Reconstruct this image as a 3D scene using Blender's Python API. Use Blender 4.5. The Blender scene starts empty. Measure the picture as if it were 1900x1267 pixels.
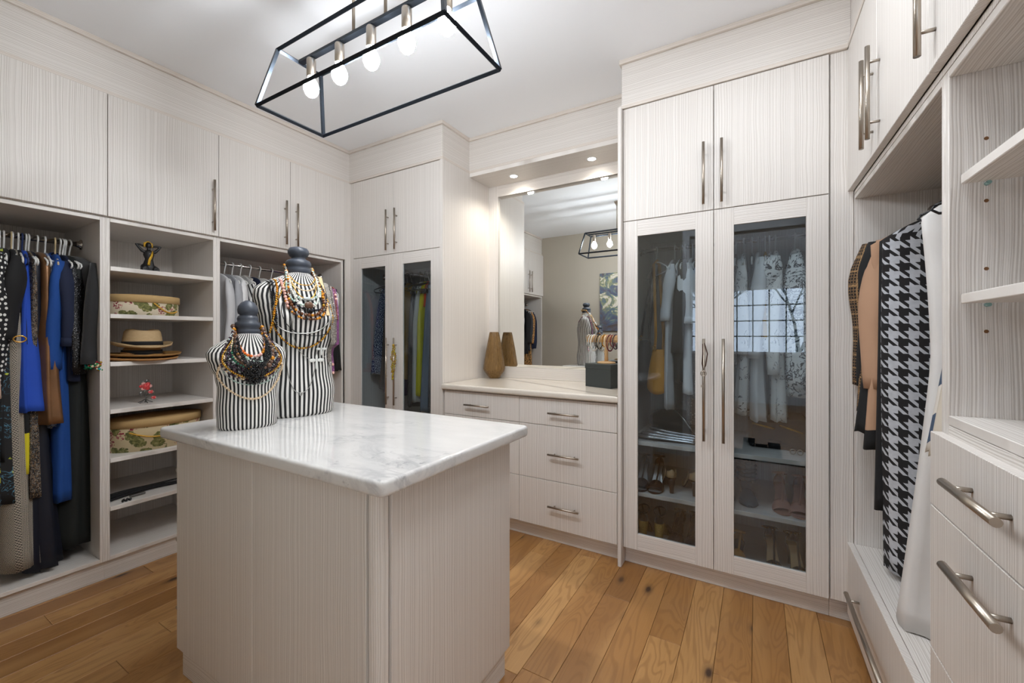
import bpy, bmesh, math, random
from mathutils import Vector, Matrix
random.seed(7)
PI = math.pi
SC = bpy.context.scene
COL = SC.collection

# ------------------------------------------------------------------ camera
cam_d = bpy.data.cameras.new('camera'); cam = bpy.data.objects.new('camera', cam_d); COL.objects.link(cam)
YAW = math.atan(454/778.0)
cam.location = (0, 0, 1.29); cam.rotation_euler = (PI/2, 0, YAW)
cam_d.sensor_width = 36; cam_d.lens = 778/1900*36; cam_d.shift_y = -10.5/1900; cam_d.clip_start = 0.02
SC.camera = cam

# ------------------------------------------------------------------ world, exposure
w = bpy.data.worlds.new('world'); SC.world = w; w.use_nodes = True
w.node_tree.nodes['Background'].inputs[0].default_value = (0.72, 0.84, 1.0, 1)
w.node_tree.nodes['Background'].inputs[1].default_value = 3.0
SC.view_settings.view_transform = 'Standard'; SC.view_settings.look = 'None'
SC.view_settings.gamma = 1; SC.view_settings.use_curve_mapping = False
SC.view_settings.exposure = 0.88
SC.cycles.max_bounces = 10; SC.cycles.diffuse_bounces = 6; SC.cycles.glossy_bounces = 6
SC.cycles.transparent_max_bounces = 16; SC.cycles.transmission_bounces = 8
SC.cycles.caustics_reflective = False; SC.cycles.caustics_refractive = False
SC.cycles.use_denoising = True
SC.cycles.sample_clamp_indirect = 6.0

BULB = 150.0          # emission of the five bulbs
SPOT = 14.0           # two recessed spots (W)
def area(name, loc, rot, sx, sy, power, color=(1, 1, 1), spread=PI):
    l = bpy.data.lights.new(name, 'AREA'); l.shape = 'RECTANGLE'; l.size = sx; l.size_y = sy
    l.energy = power; l.color = color; l.spread = spread
    o = bpy.data.objects.new(name, l); COL.objects.link(o); o.location = loc; o.rotation_euler = rot
    return o
# fill lamps added along the windowless bedroom side walls behind the camera
area('bedroom_side_fill_left', (-3.6, -2.4, 1.5), (0, -PI/2, 0), 1.7, 3.2, 26, (0.90, 0.96, 1.0))
area('bedroom_side_fill_right', (2.15, -2.4, 1.5), (0, PI/2, 0), 1.7, 3.2, 26, (0.90, 0.96, 1.0))

area('closet_ceiling_fill', (-0.05, 1.1, 2.838), (0, 0, 0), 0.45, 1.1, 9, (0.90, 0.95, 1.0))  # unseen fill added under the ceiling to brighten the right-hand doors and floor
# ------------------------------------------------------------------ helpers: objects
def tag(o, label=None, cat=None, group=None, kind=None):
    if label: o['label'] = label
    if cat: o['category'] = cat
    if group: o['group'] = group
    if kind: o['kind'] = kind
    return o
def thing(name, label, cat, loc=(0, 0, 0), rotz=0, group=None):
    o = bpy.data.objects.new(name, None); COL.objects.link(o); o.empty_display_size = 0.05
    o.location = loc; o.rotation_euler = (0, 0, rotz)
    return tag(o, label, cat, group)
class MB:
    """collects geometry for ONE mesh object; verts in world space unless the object is placed"""
    def __init__(s): s.v = []; s.f = []; s.m = []; s.sm = []; s.uv = {}
    def add(s, verts, faces, mi=0, smooth=False, uvs=None):
        b = len(s.v); s.v += [tuple(p) for p in verts]
        for k, f in enumerate(faces):
            if uvs is not None: s.uv[len(s.f)] = [uvs[i] for i in f]
            s.f.append([b+i for i in f]); s.m.append(mi); s.sm.append(smooth)
        return s
    def box(s, x0, x1, y0, y1, z0, z1, mi=0, T=None, c=0.0):
        x0, x1 = min(x0, x1), max(x0, x1); y0, y1 = min(y0, y1), max(y0, y1); z0, z1 = min(z0, z1), max(z0, z1)
        if c > 0 and min(x1-x0, y1-y0, z1-z0) > 2.2*c:
            V = []; idx = {}
            for i, X in enumerate((x0, x1)):
                for j, Y in enumerate((y0, y1)):
                    for k, Z in enumerate((z0, z1)):
                        sx, sy, sz = (1 if i == 0 else -1), (1 if j == 0 else -1), (1 if k == 0 else -1)
                        idx[(i, j, k, 0)] = len(V); V.append((X, Y+sy*c, Z+sz*c))
                        idx[(i, j, k, 1)] = len(V); V.append((X+sx*c, Y, Z+sz*c))
                        idx[(i, j, k, 2)] = len(V); V.append((X+sx*c, Y+sy*c, Z))
            g = lambda i, j, k, a: idx[(i, j, k, a)]
            F = []
            for i in (0, 1):
                q = [g(i, 0, 0, 0), g(i, 1, 0, 0), g(i, 1, 1, 0), g(i, 0, 1, 0)]; F.append(q if i else q[::-1])
                q = [g(0, i, 0, 1), g(0, i, 1, 1), g(1, i, 1, 1), g(1, i, 0, 1)]; F.append(q if i else q[::-1])
                q = [g(0, 0, i, 2), g(1, 0, i, 2), g(1, 1, i, 2), g(0, 1, i, 2)]; F.append(q if i else q[::-1])
            for i in (0, 1):
                for j in (0, 1):
                    fl = (i == j)
                    q = [g(i, j, 0, 0), g(i, j, 0, 1), g(i, j, 1, 1), g(i, j, 1, 0)]; F.append(q[::-1] if fl else q)
                    q = [g(i, 0, j, 0), g(i, 0, j, 2), g(i, 1, j, 2), g(i, 1, j, 0)]; F.append(q if fl else q[::-1])
                    q = [g(0, i, j, 1), g(0, i, j, 2), g(1, i, j, 2), g(1, i, j, 1)]; F.append(q[::-1] if fl else q)
                    for k in (0, 1):
                        q = [g(i, j, k, 0), g(i, j, k, 1), g(i, j, k, 2)]; F.append(q if (i+j+k) % 2 else q[::-1])
        else:
            V = [(x, y, z) for x in (x0, x1) for y in (y0, y1) for z in (z0, z1)]
            F = [(0, 1, 3, 2), (4, 6, 7, 5), (0, 4, 5, 1), (2, 3, 7, 6), (0, 2, 6, 4), (1, 5, 7, 3)]
        if T: V = [T(*p) for p in V]
        return s.add(V, F, mi)
    def tube(s, pts, r, n=8, mi=0, smooth=True, caps=True, closed=False, flat=None):
        """tube along pts; r number or list; flat=(rx,ry) ellipse factors"""
        P = [Vector(p) for p in pts]; m = len(P)
        R = r if isinstance(r, (list, tuple)) else [r]*m
        V = []; up = None
        for i in range(m):
            if closed: t = (P[(i+1) % m]-P[i-1])
            else: t = P[min(i+1, m-1)]-P[max(i-1, 0)]
            if t.length < 1e-9: t = Vector((0, 0, 1))
            t.normalize()
            if up is None:
                up = t.orthogonal().normalized()
                if abs(t.z) < 0.95:
                    up = (Vector((0, 0, 1))-t*t.z).normalized()
            up = (up-t*up.dot(t))
            up = up.normalized() if up.length > 1e-6 else t.orthogonal().normalized()
            b = t.cross(up)
            fx, fy = flat if flat else (1, 1)
            for k in range(n):
                a = 2*PI*k/n
                V.append(P[i]+(up*math.cos(a)*fx+b*math.sin(a)*fy)*R[i])
        F = []
        mm = m if closed else m-1
        for i in range(mm):
            for k in range(n):
                a, b2 = i*n+k, i*n+(k+1) % n
                c, d = ((i+1) % m)*n+(k+1) % n, ((i+1) % m)*n+k
                F.append((a, b2, c, d))
        s.add(V, F, mi, smooth)
        if caps and not closed:
            b0 = len(s.v)-len(V)
            s.f.append([b0+k for k in range(n)][::-1]); s.m.append(mi); s.sm.append(False)
            s.f.append([b0+(m-1)*n+k for k in range(n)]); s.m.append(mi); s.sm.append(False)
        return s
    def lathe(s, prof, n=32, c=(0, 0, 0), mi=0, smooth=True, sx=1, sy=1, T=None, uv=False):
        """prof list of (r,z)"""
        V = []; U = []
        for (r, z) in prof:
            for k in range(n):
                a = 2*PI*k/n
                p = (c[0]+r*math.cos(a)*sx, c[1]+r*math.sin(a)*sy, c[2]+z)
                V.append(T(*p) if T else p)
        F = []
        for i in range(len(prof)-1):
            for k in range(n):
                F.append((i*n+k, i*n+(k+1) % n, (i+1)*n+(k+1) % n, (i+1)*n+k))
        if prof[0][0] > 1e-6: F.append(tuple(range(n))[::-1])
        if prof[-1][0] > 1e-6: F.append(tuple((len(prof)-1)*n+k for k in range(n)))
        return s.add(V, F, mi, smooth)
    def sphere(s, c, r, n=8, m=5, mi=0, sc=(1, 1, 1)):
        V = [(c[0], c[1], c[2]-r*sc[2])]
        for j in range(1, m):
            a = -PI/2+PI*j/m
            for k in range(n):
                b = 2*PI*k/n
                V.append((c[0]+r*math.cos(a)*math.cos(b)*sc[0], c[1]+r*math.cos(a)*math.sin(b)*sc[1], c[2]+r*math.sin(a)*sc[2]))
        V.append((c[0], c[1], c[2]+r*sc[2]))
        F = []
        for k in range(n): F.append((0, 1+(k+1) % n, 1+k))
        for j in range(m-2):
            for k in range(n):
                a = 1+j*n
                F.append((a+k, a+(k+1) % n, a+n+(k+1) % n, a+n+k))
        L = len(V)-1; a = 1+(m-2)*n
        for k in range(n): F.append((a+k, a+(k+1) % n, L))
        return s.add(V, F, mi, True)
    def build(s, name, mats, parent=None, loc=None, rot=None):
        me = bpy.data.meshes.new(name); me.from_pydata(s.v, [], s.f); 
        if not isinstance(mats, (list, tuple)): mats = [mats]
        for m in mats: me.materials.append(m)
        me.polygons.foreach_set('material_index', s.m)
        me.polygons.foreach_set('use_smooth', s.sm)
        if s.uv:
            uvl = me.uv_layers.new(name='UVMap')
            for pi, p in enumerate(me.polygons):
                q = s.uv.get(pi)
                if q:
                    for li, u in zip(p.loop_indices, q): uvl.data[li].uv = u
        me.update()
        o = bpy.data.objects.new(name, me); COL.objects.link(o)
        if parent:
            o.parent = parent
            if loc is None:
                # verts were given in world space: cancel the parent chain
                M = Matrix.Identity(4); p = parent; chain = []
                while p: chain.append(p); p = p.parent
                for q in reversed(chain): M = M @ q.matrix_basis
                me.transform(M.inverted())
        if loc is not None: o.location = loc
        if rot is not None: o.rotation_euler = rot
        return o
def B(name, mat, parent, x0, x1, y0, y1, z0, z1, T=None, c=0.0015):
    return MB().box(x0, x1, y0, y1, z0, z1, T=T, c=c).build(name, mat, parent)
def S(o): o['kind'] = 'structure'; return o

# ------------------------------------------------------------------ helpers: materials
def srgb(r, g, b):
    f = lambda c: (c/255/12.92) if c/255 <= 0.04045 else ((c/255+0.055)/1.055)**2.4
    return (f(r), f(g), f(b), 1)
class NT:
    def __init__(s, name):
        s.mat = bpy.data.materials.new(name); s.mat.use_nodes = True
        s.t = s.mat.node_tree; s.n = s.t.nodes; s.b = s.n['Principled BSDF']; s.out = s.n['Material Output']
    def new(s, typ, **k):
        n = s.n.new(typ)
        for a, b in k.items(): setattr(n, a, b)
        return n
    def put(s, sock, v):
        if hasattr(v, 'is_output') or isinstance(v, bpy.types.NodeSocket): s.t.links.new(v, sock)
        else: sock.default_value = v
    def math(s, op, a, b=None, c=None, clamp=False):
        n = s.new('ShaderNodeMath', operation=op); n.use_clamp = clamp
        s.put(n.inputs[0], a)
        if b is not None: s.put(n.inputs[1], b)
        if c is not None: s.put(n.inputs[2], c)
        return n.outputs[0]
    def mix(s, f, a, b, mode='MIX'):
        n = s.new('ShaderNodeMix', data_type='RGBA', blend_type=mode)
        s.put(n.inputs[0], f); s.put(n.inputs[6], a); s.put(n.inputs[7], b)
        return n.outputs[2]
    def pos(s): return s.new('ShaderNodeNewGeometry').outputs['Position']
    def obj(s): return s.new('ShaderNodeTexCoord').outputs['Object']
    def uv(s): return s.new('ShaderNodeTexCoord').outputs['UV']
    def sep(s, v):
        n = s.new('ShaderNodeSeparateXYZ'); s.put(n.inputs[0], v); return n.outputs
    def comb(s, x, y, z):
        n = s.new('ShaderNodeCombineXYZ'); s.put(n.inputs[0], x); s.put(n.inputs[1], y); s.put(n.inputs[2], z); return n.outputs[0]
    def mapping(s, v, sc=(1, 1, 1), loc=(0, 0, 0), rot=(0, 0, 0)):
        n = s.new('ShaderNodeMapping'); s.put(n.inputs[0], v)
        n.inputs['Scale'].default_value = sc; n.inputs['Location'].default_value = loc; n.inputs['Rotation'].default_value = rot
        return n.outputs[0]
    def noise(s, v=None, scale=5, detail=2, rough=0.5, dim='3D', w=None, dist=0):
        n = s.new('ShaderNodeTexNoise', noise_dimensions=dim)
        if v is not None and dim != '1D': s.put(n.inputs['Vector'], v)
        if w is not None: s.put(n.inputs['W'], w)
        n.inputs['Scale'].default_value = scale; n.inputs['Detail'].default_value = detail
        n.inputs['Roughness'].default_value = rough; n.inputs['Distortion'].default_value = dist
        return n.outputs[0]
    def voro(s, v, scale, feature='F1', rnd=1.0, dim='3D'):
        n = s.new('ShaderNodeTexVoronoi', feature=feature, voronoi_dimensions=dim); s.put(n.inputs['Vector'], v)
        n.inputs['Scale'].default_value = scale; n.inputs['Randomness'].default_value = rnd
        return n
    def ramp(s, f, stops, interp='LINEAR'):
        n = s.new('ShaderNodeValToRGB'); s.put(n.inputs[0], f); e = n.color_ramp; e.interpolation = interp
        while len(e.elements) < len(stops): e.elements.new(0.5)
        for el, (p, c) in zip(e.elements, stops): el.position = p; el.color = c if len(c) == 4 else (*c, 1)
        return n.outputs[0]
    def bump(s, h, strength=0.3, dist=0.01):
        n = s.new('ShaderNodeBump'); s.put(n.inputs['Height'], h)
        n.inputs['Strength'].default_value = strength; n.inputs['Distance'].default_value = dist
        s.t.links.new(n.outputs[0], s.b.inputs['Normal'])
    def fin(s, color, rough=0.5, metal=0.0, spec=None, **k):
        s.put(s.b.inputs['Base Color'], color); s.put(s.b.inputs['Roughness'], rough); s.b.inputs['Metallic'].default_value = metal
        if spec is not None: s.b.inputs['Specular IOR Level'].default_value = spec
        for a, v in k.items(): s.put(s.b.inputs[a], v)
        return s.mat
def plain(name, c, rough=0.5, metal=0.0, **k):
    n = NT(name); return n.fin(c, rough, metal, **k)
def laminate(name, axis, light, dark, rough=0.42):
    """fine wavy grain; axis is the coordinate the lines repeat along ('h' = x+y, 'x','y','z')"""
    n = NT(name); p = n.pos(); q = n.sep(p)
    s = {'h': n.math('ADD', q[0], q[1]), 'x': q[0], 'y': q[1], 'z': q[2]}[axis]
    if axis == 'h': v = n.comb(n.math('MULTIPLY', s, 9), n.math('MULTIPLY', q[2], 3.2), 0)
    elif axis == 'z': v = n.comb(n.math('MULTIPLY', q[2], 9), n.math('MULTIPLY', n.math('ADD', q[0], q[1]), 3.2), 0)
    elif axis == 'x': v = n.comb(n.math('MULTIPLY', q[0], 9), n.math('MULTIPLY', q[1], 3.2), 0)
    else: v = n.comb(n.math('MULTIPLY', q[1], 9), n.math('MULTIPLY', q[0], 3.2), 0)
    wob = n.noise(v, 1.0, 1.5)
    s2 = n.math('ADD', s, n.math('MULTIPLY', wob, 0.017))
    ln = n.noise(dim='1D', w=n.math('MULTIPLY', s2, 300), scale=1, detail=0.6)
    fac = n.ramp(ln, [(0.36, (0, 0, 0)), (0.60, (1, 1, 1))])
    big = n.noise(v, 0.35, 1)
    col = n.mix(fac, dark, light)
    col = n.mix(n.math('MULTIPLY', big, 0.06), col, srgb(206, 190, 172))
    n.bump(fac, 0.25, 0.0012)
    return n.fin(col, rough)
# ------------------------------------------------------------------ materials
LL, LD = srgb(232, 228, 224), srgb(202, 196, 190)
LAM_V = laminate('laminate_vertical_grain', 'h', LL, LD)
LAM_H = laminate('laminate_horizontal_grain', 'z', LL, LD)
LAM_X = laminate('laminate_shelf_grain_y', 'x', LL, LD)
LAM_Y = laminate('laminate_shelf_grain_x', 'y', LL, LD)
EDGE = laminate('laminate_edge_band', 'z', srgb(226, 219, 212), srgb(206, 196, 186))
STEEL = plain('brushed_nickel', srgb(176, 166, 154), 0.32, 1.0)
CHROME = plain('chrome_rod', srgb(200, 196, 192), 0.16, 1.0)
DARKM = plain('dark_iron', srgb(52, 58, 66), 0.32, 0.85)
WHITEP = plain('ceiling_white_paint', srgb(243, 246, 250), 0.7)
BEIGEW = None
def _beige():
    n = NT('beige_wall_paint'); v = n.noise(n.pos(), 2.0, 2)
    return n.fin(n.mix(v, srgb(176, 168, 154), srgb(186, 178, 164)), 0.8)
BEIGEW = _beige()
def _glass():
    m = bpy.data.materials.new('smoky_glass'); m.use_nodes = True; t = m.node_tree; t.nodes.clear()
    o = t.nodes.new('ShaderNodeOutputMaterial'); mx = t.nodes.new('ShaderNodeMixShader')
    tr = t.nodes.new('ShaderNodeBsdfTransparent'); tr.inputs[0].default_value = (0.76, 0.80, 0.82, 1)
    gl = t.nodes.new('ShaderNodeBsdfGlossy'); gl.inputs['Roughness'].default_value = 0.0; gl.inputs[0].default_value = (0.95, 0.97, 1, 1)
    lw = t.nodes.new('ShaderNodeLayerWeight'); lw.inputs[0].default_value = 0.5
    pw = t.nodes.new('ShaderNodeMath'); pw.operation = 'POWER'; pw.inputs[1].default_value = 5; t.links.new(lw.outputs['Facing'], pw.inputs[0])
    fr = t.nodes.new('ShaderNodeMath'); fr.operation = 'MULTIPLY_ADD'; fr.inputs[1].default_value = 0.9; fr.inputs[2].default_value = 0.055; t.links.new(pw.outputs[0], fr.inputs[0])
    t.links.new(fr.outputs[0], mx.inputs[0]); t.links.new(tr.outputs[0], mx.inputs[1]); t.links.new(gl.outputs[0], mx.inputs[2])
    t.links.new(mx.outputs[0], o.inputs[0]); return m
GLASS = _glass()
MIRROR = plain('mirror_silver', (0.93, 0.95, 0.94, 1), 0.0, 1.0)
def _marble():
    n = NT('white_marble'); p = n.pos()
    big = n.noise(n.mapping(p, (1.6, 3.4, 3)), 2.2, 6, 0.62, dist=0.9)
    v1 = n.ramp(big, [(0.44, (0, 0, 0)), (0.51, (1, 1, 1)), (0.58, (0, 0, 0))])
    patch = n.ramp(n.noise(n.mapping(p, (1, 1, 1), (3.1, 0.4, 0)), 2.3, 2), [(0.48, (0, 0, 0)), (0.68, (1, 1, 1))])
    f1 = n.math('MULTIPLY', v1, patch)
    cl = n.ramp(n.noise(n.mapping(p, (2, 5, 5)), 3.2, 5, 0.6), [(0.35, (0, 0, 0)), (0.75, (1, 1, 1))])
    sp = n.ramp(n.noise(p, 30, 3, 0.7), [(0.60, (0, 0, 0)), (0.70, (1, 1, 1))])
    f2 = n.math('MULTIPLY', sp, n.math('MULTIPLY', patch, 0.55))
    col = n.mix(n.math('MULTIPLY', cl, 0.32), srgb(222, 221, 219), srgb(192, 191, 191))
    col = n.mix(n.math('MULTIPLY', f1, 0.45), col, srgb(140, 140, 146))
    col = n.mix(f2, col, srgb(96, 96, 106))
    gr = n.noise(p, 160, 2)
    col = n.mix(n.math('MULTIPLY', gr, 0.10), col, srgb(170, 165, 160))
    return n.fin(col, 0.07)
MARBLE = _marble()
def _marble2():
    n = NT('cream_quartz'); p = n.pos()
    col = n.mix(n.noise(p, 220, 2), srgb(224, 219, 210), srgb(204, 195, 182))
    col = n.mix(n.math('MULTIPLY', n.noise(n.mapping(p, (2, 6, 6)), 3, 4), 0.4), col, srgb(222, 214, 204))
    return n.fin(col, 0.08)
QUARTZ = _marble2()
def _oak():
    n = NT('oak_plank'); p = n.pos(); oi = n.new('ShaderNodeObjectInfo'); r = oi.outputs['Random']
    off = n.comb(n.math('MULTIPLY', r, 37.0), n.math('MULTIPLY', r, 91.0), 0)
    vm = n.new('ShaderNodeVectorMath', operation='ADD'); n.put(vm.inputs[0], p); n.put(vm.inputs[1], off); q = vm.outputs[0]
    cath = n.noise(n.mapping(q, (5.0, 0.9, 1)), 1.5, 2, 0.5, dist=0.6)
    rings = n.math('SINE', n.math('MULTIPLY', cath, 95))
    rings = n.ramp(rings, [(0.0, (0, 0, 0)), (0.9, (1, 1, 1))])
    fine = n.noise(n.mapping(q, (150, 5, 1)), 1.0, 3, 0.6)
    vk = n.voro(n.mapping(q, (4.4, 2.0, 1)), 1.0, 'F1', 1.0, '2D'); kd = vk.outputs['Distance']
    knot = n.ramp(kd, [(0.03, (1, 1, 1)), (0.07, (0.4, 0.4, 0.4)), (0.14, (0, 0, 0))])
    base = n.ramp(r, [(0.0, srgb(148, 104, 58)), (0.5, srgb(178, 131, 77)), (1.0, srgb(204, 160, 104))])
    col = n.mix(n.math('MULTIPLY', rings, 0.42), base, srgb(132, 90, 48))
    col = n.mix(n.math('MULTIPLY', fine, 0.5), col, srgb(140, 96, 54))
    tone = n.noise(n.mapping(q, (9, 0.8, 1)), 1.0, 1)
    col = n.mix(n.math('MULTIPLY', n.ramp(tone, [(0.5, (0, 0, 0)), (0.75, (1, 1, 1))]), 0.5), col, srgb(206, 162, 106))
    sel = n.ramp(n.noise(n.mapping(q, (1, 1, 1), (9, 4, 0)), 0.9, 0), [(0.46, (0, 0, 0)), (0.50, (1, 1, 1))])
    col = n.mix(n.math('MULTIPLY', knot, sel), col, srgb(66, 44, 30))
    n.bump(fine, 0.08, 0.001)
    return n.fin(col, 0.38)
OAK = _oak()
SUB = plain('subfloor_gap', srgb(70, 46, 28), 0.9)

# ------------------------------------------------------------------ room shell
ZC = 2.845
XL, XR, YB, YF = -3.60, 0.99, 3.0, -0.11      # room walls
S(B('wall_left', BEIGEW, None, XL-0.1, XL, YF-0.12, YB+0.1, 0, ZC, c=0))
S(B('wall_back', BEIGEW, None, XL-0.1, XR+0.35, YB, YB+0.1, 0, ZC, c=0))
S(B('wall_right', BEIGEW, None, XR+0.06, XR+0.16, YF-0.12, YB+0.1, 0, ZC, c=0))
DX0, DX1, DZ = -0.62, 0.50, 2.35
wf = MB(); wf.box(XL, DX0, YF-0.12, YF, 0, ZC); wf.box(DX1, XR+0.06, YF-0.12, YF, 0, ZC); wf.box(DX0, DX1, YF-0.12, YF, DZ, ZC)
S(wf.build('wall_front', BEIGEW))
cs = MB(); TW = 0.07
for yy in ((YF, YF+0.015), (YF-0.135, YF-0.12)):
    cs.box(DX0-TW, DX0, *yy, 0, DZ+TW); cs.box(DX1, DX1+TW, *yy, 0, DZ+TW); cs.box(DX0, DX1, *yy, DZ, DZ+TW)
S(cs.build('trim_1', WHITEP))
S(B('ceiling', WHITEP, None, XL-0.1, XR+0.16, YF-0.12, YB+0.1, ZC, ZC+0.1, c=0))

# floor: subfloor slab with every plank a part of its own
fl = S(B('floor', SUB, None, -3.7, 2.2, -6.1, YB+0.1, -0.03, -0.0125, c=0))
rp = random.Random(11); PW = 0.1285; x = 0.37-26*PW-PW*5; pm = {}
while x < 0.9:
    near = x > -3.1
    y = YF-0.1-rp.random()*1.4
    while y < 2.42:
        L = rp.choice((0.95, 1.25, 1.6, 1.9)); y1 = min(y+L, 2.46)
        if y1 > -0.35 and near and y1-y > 0.05:
            key = round(y1-y, 3)
            if key not in pm:
                me = MB().box(0, PW-0.0012, 0, key-0.0012, -0.012, 0, c=0.0011)
                o = me.build('plank', OAK, fl, loc=(x, y, 0)); pm[key] = o.data
            else:
                o = bpy.data.objects.new('plank', pm[key]); COL.objects.link(o); o.parent = fl; o.location = (x, y, 0)
        y += L
    x += PW
# ------------------------------------------------------------------ bedroom beyond the doorway (seen only as reflections)
bf = MB()
bf.box(-3.7, 2.2, -6.1, -0.25, -0.012, 0)
o = bf.build('floor_bedroom', OAK); tag(o, kind='structure')
BW = plain('bedroom_wall_paint', srgb(206, 208, 210), 0.8)
S(B('ceiling_bedroom', WHITEP, None, -3.7, 2.3, -6.1, -0.23, ZC, ZC+0.1, c=0))
S(B('wall_bedroom_left', BW, None, -3.8, -3.7, -6.1, -0.23, 0, ZC, c=0))
S(B('wall_bedroom_right', BW, None, 2.2, 2.3, -6.1, -0.23, 0, ZC, c=0))
WX0, WX1, WZ0, WZ1, WY = -1.15, 0.75, 0.98, 2.18, -4.6
wb = MB(); wb.box(-3.7, WX0, WY-0.12, WY, 0, ZC); wb.box(WX1, 2.2, WY-0.12, WY, 0, ZC)
wb.box(WX0, WX1, WY-0.12, WY, 0, WZ0); wb.box(WX0, WX1, WY-0.12, WY, WZ1, ZC)
S(wb.build('wall_bedroom_far', BW))
win = S(MB().box(WX0-0.05, WX1+0.05, WY, WY+0.06, WZ0-0.05, WZ0).box(WX0-0.06, WX0, WY, WY+0.02, WZ0, WZ1+0.06).box(WX1, WX1+0.06, WY, WY+0.02, WZ0, WZ1+0.06).box(WX0, WX1, WY, WY+0.02, WZ1, WZ1+0.06).build('window_1', WHITEP))
mu = plain('dark_muntin', srgb(40, 60, 70), 0.5)
m = MB()
for i in range(1, 7): xx = WX0+(WX1-WX0)*i/7; m.box(xx-0.011, xx+0.011, WY-0.07, WY-0.04, WZ0, WZ1)
for i in range(1, 4): zz = WZ0+(WZ1-WZ0)*i/4; m.box(WX0, WX1, WY-0.071, WY-0.039, zz-0.011, zz+0.011)
m.build('muntin', mu, win)
BARK = plain('bark', srgb(84, 96, 100), 0.9)
def bare_tree(x, y, h, seed, label):
    r = random.Random(seed); mb = MB()
    def br(p, d, L, rad, lv):
        q = p+d*L; mid = p+d*L*0.5+Vector((r.uniform(-1, 1), r.uniform(-1, 1), r.uniform(-1, 1)))*L*0.06
        mb.tube([p, mid, q], [rad, rad*0.85, rad*0.66], n=5 if lv > 1 else 4, caps=False)
        if lv == 0: return
        for k in range(3 if lv > 1 else 4):
            nd = (d+Vector((r.uniform(-1, 1), r.uniform(-1, 1), r.uniform(-0.25, 0.8)))*0.75).normalized()
            br(p+d*L*r.uniform(0.55, 1.0), nd, L*r.uniform(0.6, 0.8), rad*0.58, lv-1)
    br(Vector((x, y, -0.3)), Vector((0, 0, 1)), h*0.34, 0.07, 5)
    tag(mb.build('bare_tree', BARK), label, 'tree', 'bare trees outside the bedroom window')
bare_tree(-0.9, -7.6, 4.2, 3, 'slender bare tree outside the bedroom window, nearest the glass')
bare_tree(0.9, -8.2, 4.6, 5, 'bare tree at the right side of the bedroom window')
bare_tree(-2.6, -8.8, 4.6, 9, 'farthest bare tree outside the bedroom window')
# ------------------------------------------------------------------ handles
def handle(parent, p0, p1, out, stand=0.03, r=0.0068, name='handle'):
    """bar from p0 to p1 (points on the door face); out = outward normal"""
    p0, p1, out = Vector(p0), Vector(p1), Vector(out); d = (p1-p0); L = d.length; d.normalize()
    a, b = p0+out*stand, p1+out*stand
    m = MB(); m.tube([a, b], r, 12)
    ins = min(0.055, L*0.18)
    for q in (p0+d*ins, p1-d*ins): m.tube([q, q+out*stand], r*0.62, 8)
    return m.build(name, STEEL, parent)

# ================================================================== LEFT WALL (fronts face +x)
CX, DXF, XBACK = -2.965, -2.945, -3.53      # carcass front edge, door face, inner back
def cabinet(name, label, loc, group=None): return thing(name, label, 'cabinet', loc, group=group)

def left_lower(name, label, y0, y1, shelves):
    c = cabinet(name, label, (-3.25, (y0+y1)/2, 0))
    for a, b in ((y0, y0+0.02), (y1-0.02, y1)):
        B('side_panel', LAM_V, c, XBACK-0.02, CX, a, b, 0.10, 1.915)
    B('back_panel', LAM_V, c, XBACK-0.018, XBACK, y0+0.02, y1-0.02, 0.12, 1.9, c=0)
    B('bottom_panel', LAM_X, c, XBACK, CX, y0+0.02, y1-0.02, 0.10, 0.12)
    B('top_panel', LAM_X, c, XBACK, CX, y0+0.02, y1-0.02, 1.895, 1.915)
    for z in shelves: B('shelf', LAM_X, c, XBACK, CX+0.001, y0+0.021, y1-0.021, z-0.023, z)
    B('toe_kick', LAM_H, c, CX-0.036, CX-0.016, y0, y1, 0, 0.10)
    return c
left_lower('hanging_cabinet', 'open hanging bay full of dark and blue dresses on left wall', -0.107, 0.827, [])
left_lower('shelf_cabinet', 'open shelf tower with hat boxes and straw hats', 0.827, 1.356, [1.66, 1.407, 1.15, 0.897, 0.637, 0.381])
left_lower('hanging_cabinet', 'open hanging bay behind the striped mannequins', 1.356, 2.301, [])

def left_upper(label, y0, y1, doors):
    c = cabinet('upper_cabinet', label, (-3.25, (y0+y1)/2, 1.915), 'upper cabinets along the left wall')
    m = MB().box(XBACK, CX, y0, y0+0.018, 1.916, 2.565).box(XBACK, CX, y1-0.018, y1, 1.916, 2.565)
    m.box(XBACK, CX, y0+0.018, y1-0.018, 1.916, 1.934).box(XBACK, CX, y0+0.018, y1-0.018, 2.547, 2.565)
    m.box(XBACK, XBACK+0.01, y0+0.018, y1-0.018, 1.934, 2.547)
    m.build('body', LAM_V, c)
    for a, b, hy in doors:
        d = B('door', LAM_V, c, CX+0.001, DXF, a+0.0015, b-0.0015, 1.92, 2.562)
        handle(d, (DXF, hy, 1.947), (DXF, hy, 2.262), (1, 0, 0))
left_upper('double-door upper cabinet over the blue dresses', -0.107, 0.832, [(-0.107, 0.363, 0.32), (0.363, 0.832, 0.407)])
left_upper('single-door upper cabinet above the shelf tower', 0.832, 1.359, [(0.832, 1.359, 1.323)])
left_upper('double-door upper cabinet behind the tall mannequin', 1.359, 2.307, [(1.359, 1.832, 1.788), (1.832, 2.307, 1.873)])
S(B('trim_2', LAM_V, None, CX, DXF-0.004, 2.309, 2.372, 0.1, 2.565))
# frieze, strip and crown along the ceiling of the left wall
S(MB().box(-2.995, -2.972, YF, 2.37, 2.586, 2.82, c=0.001).build('trim_3', LAM_H))
S(MB().box(-3.53, -2.957, YF, 2.352, 2.566, 2.586, c=0.002).build('trim_4', EDGE))
S(MB().box(-3.53, -2.957, YF, 2.352, 2.82, ZC, c=0.002).build('trim_5', EDGE))

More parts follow.
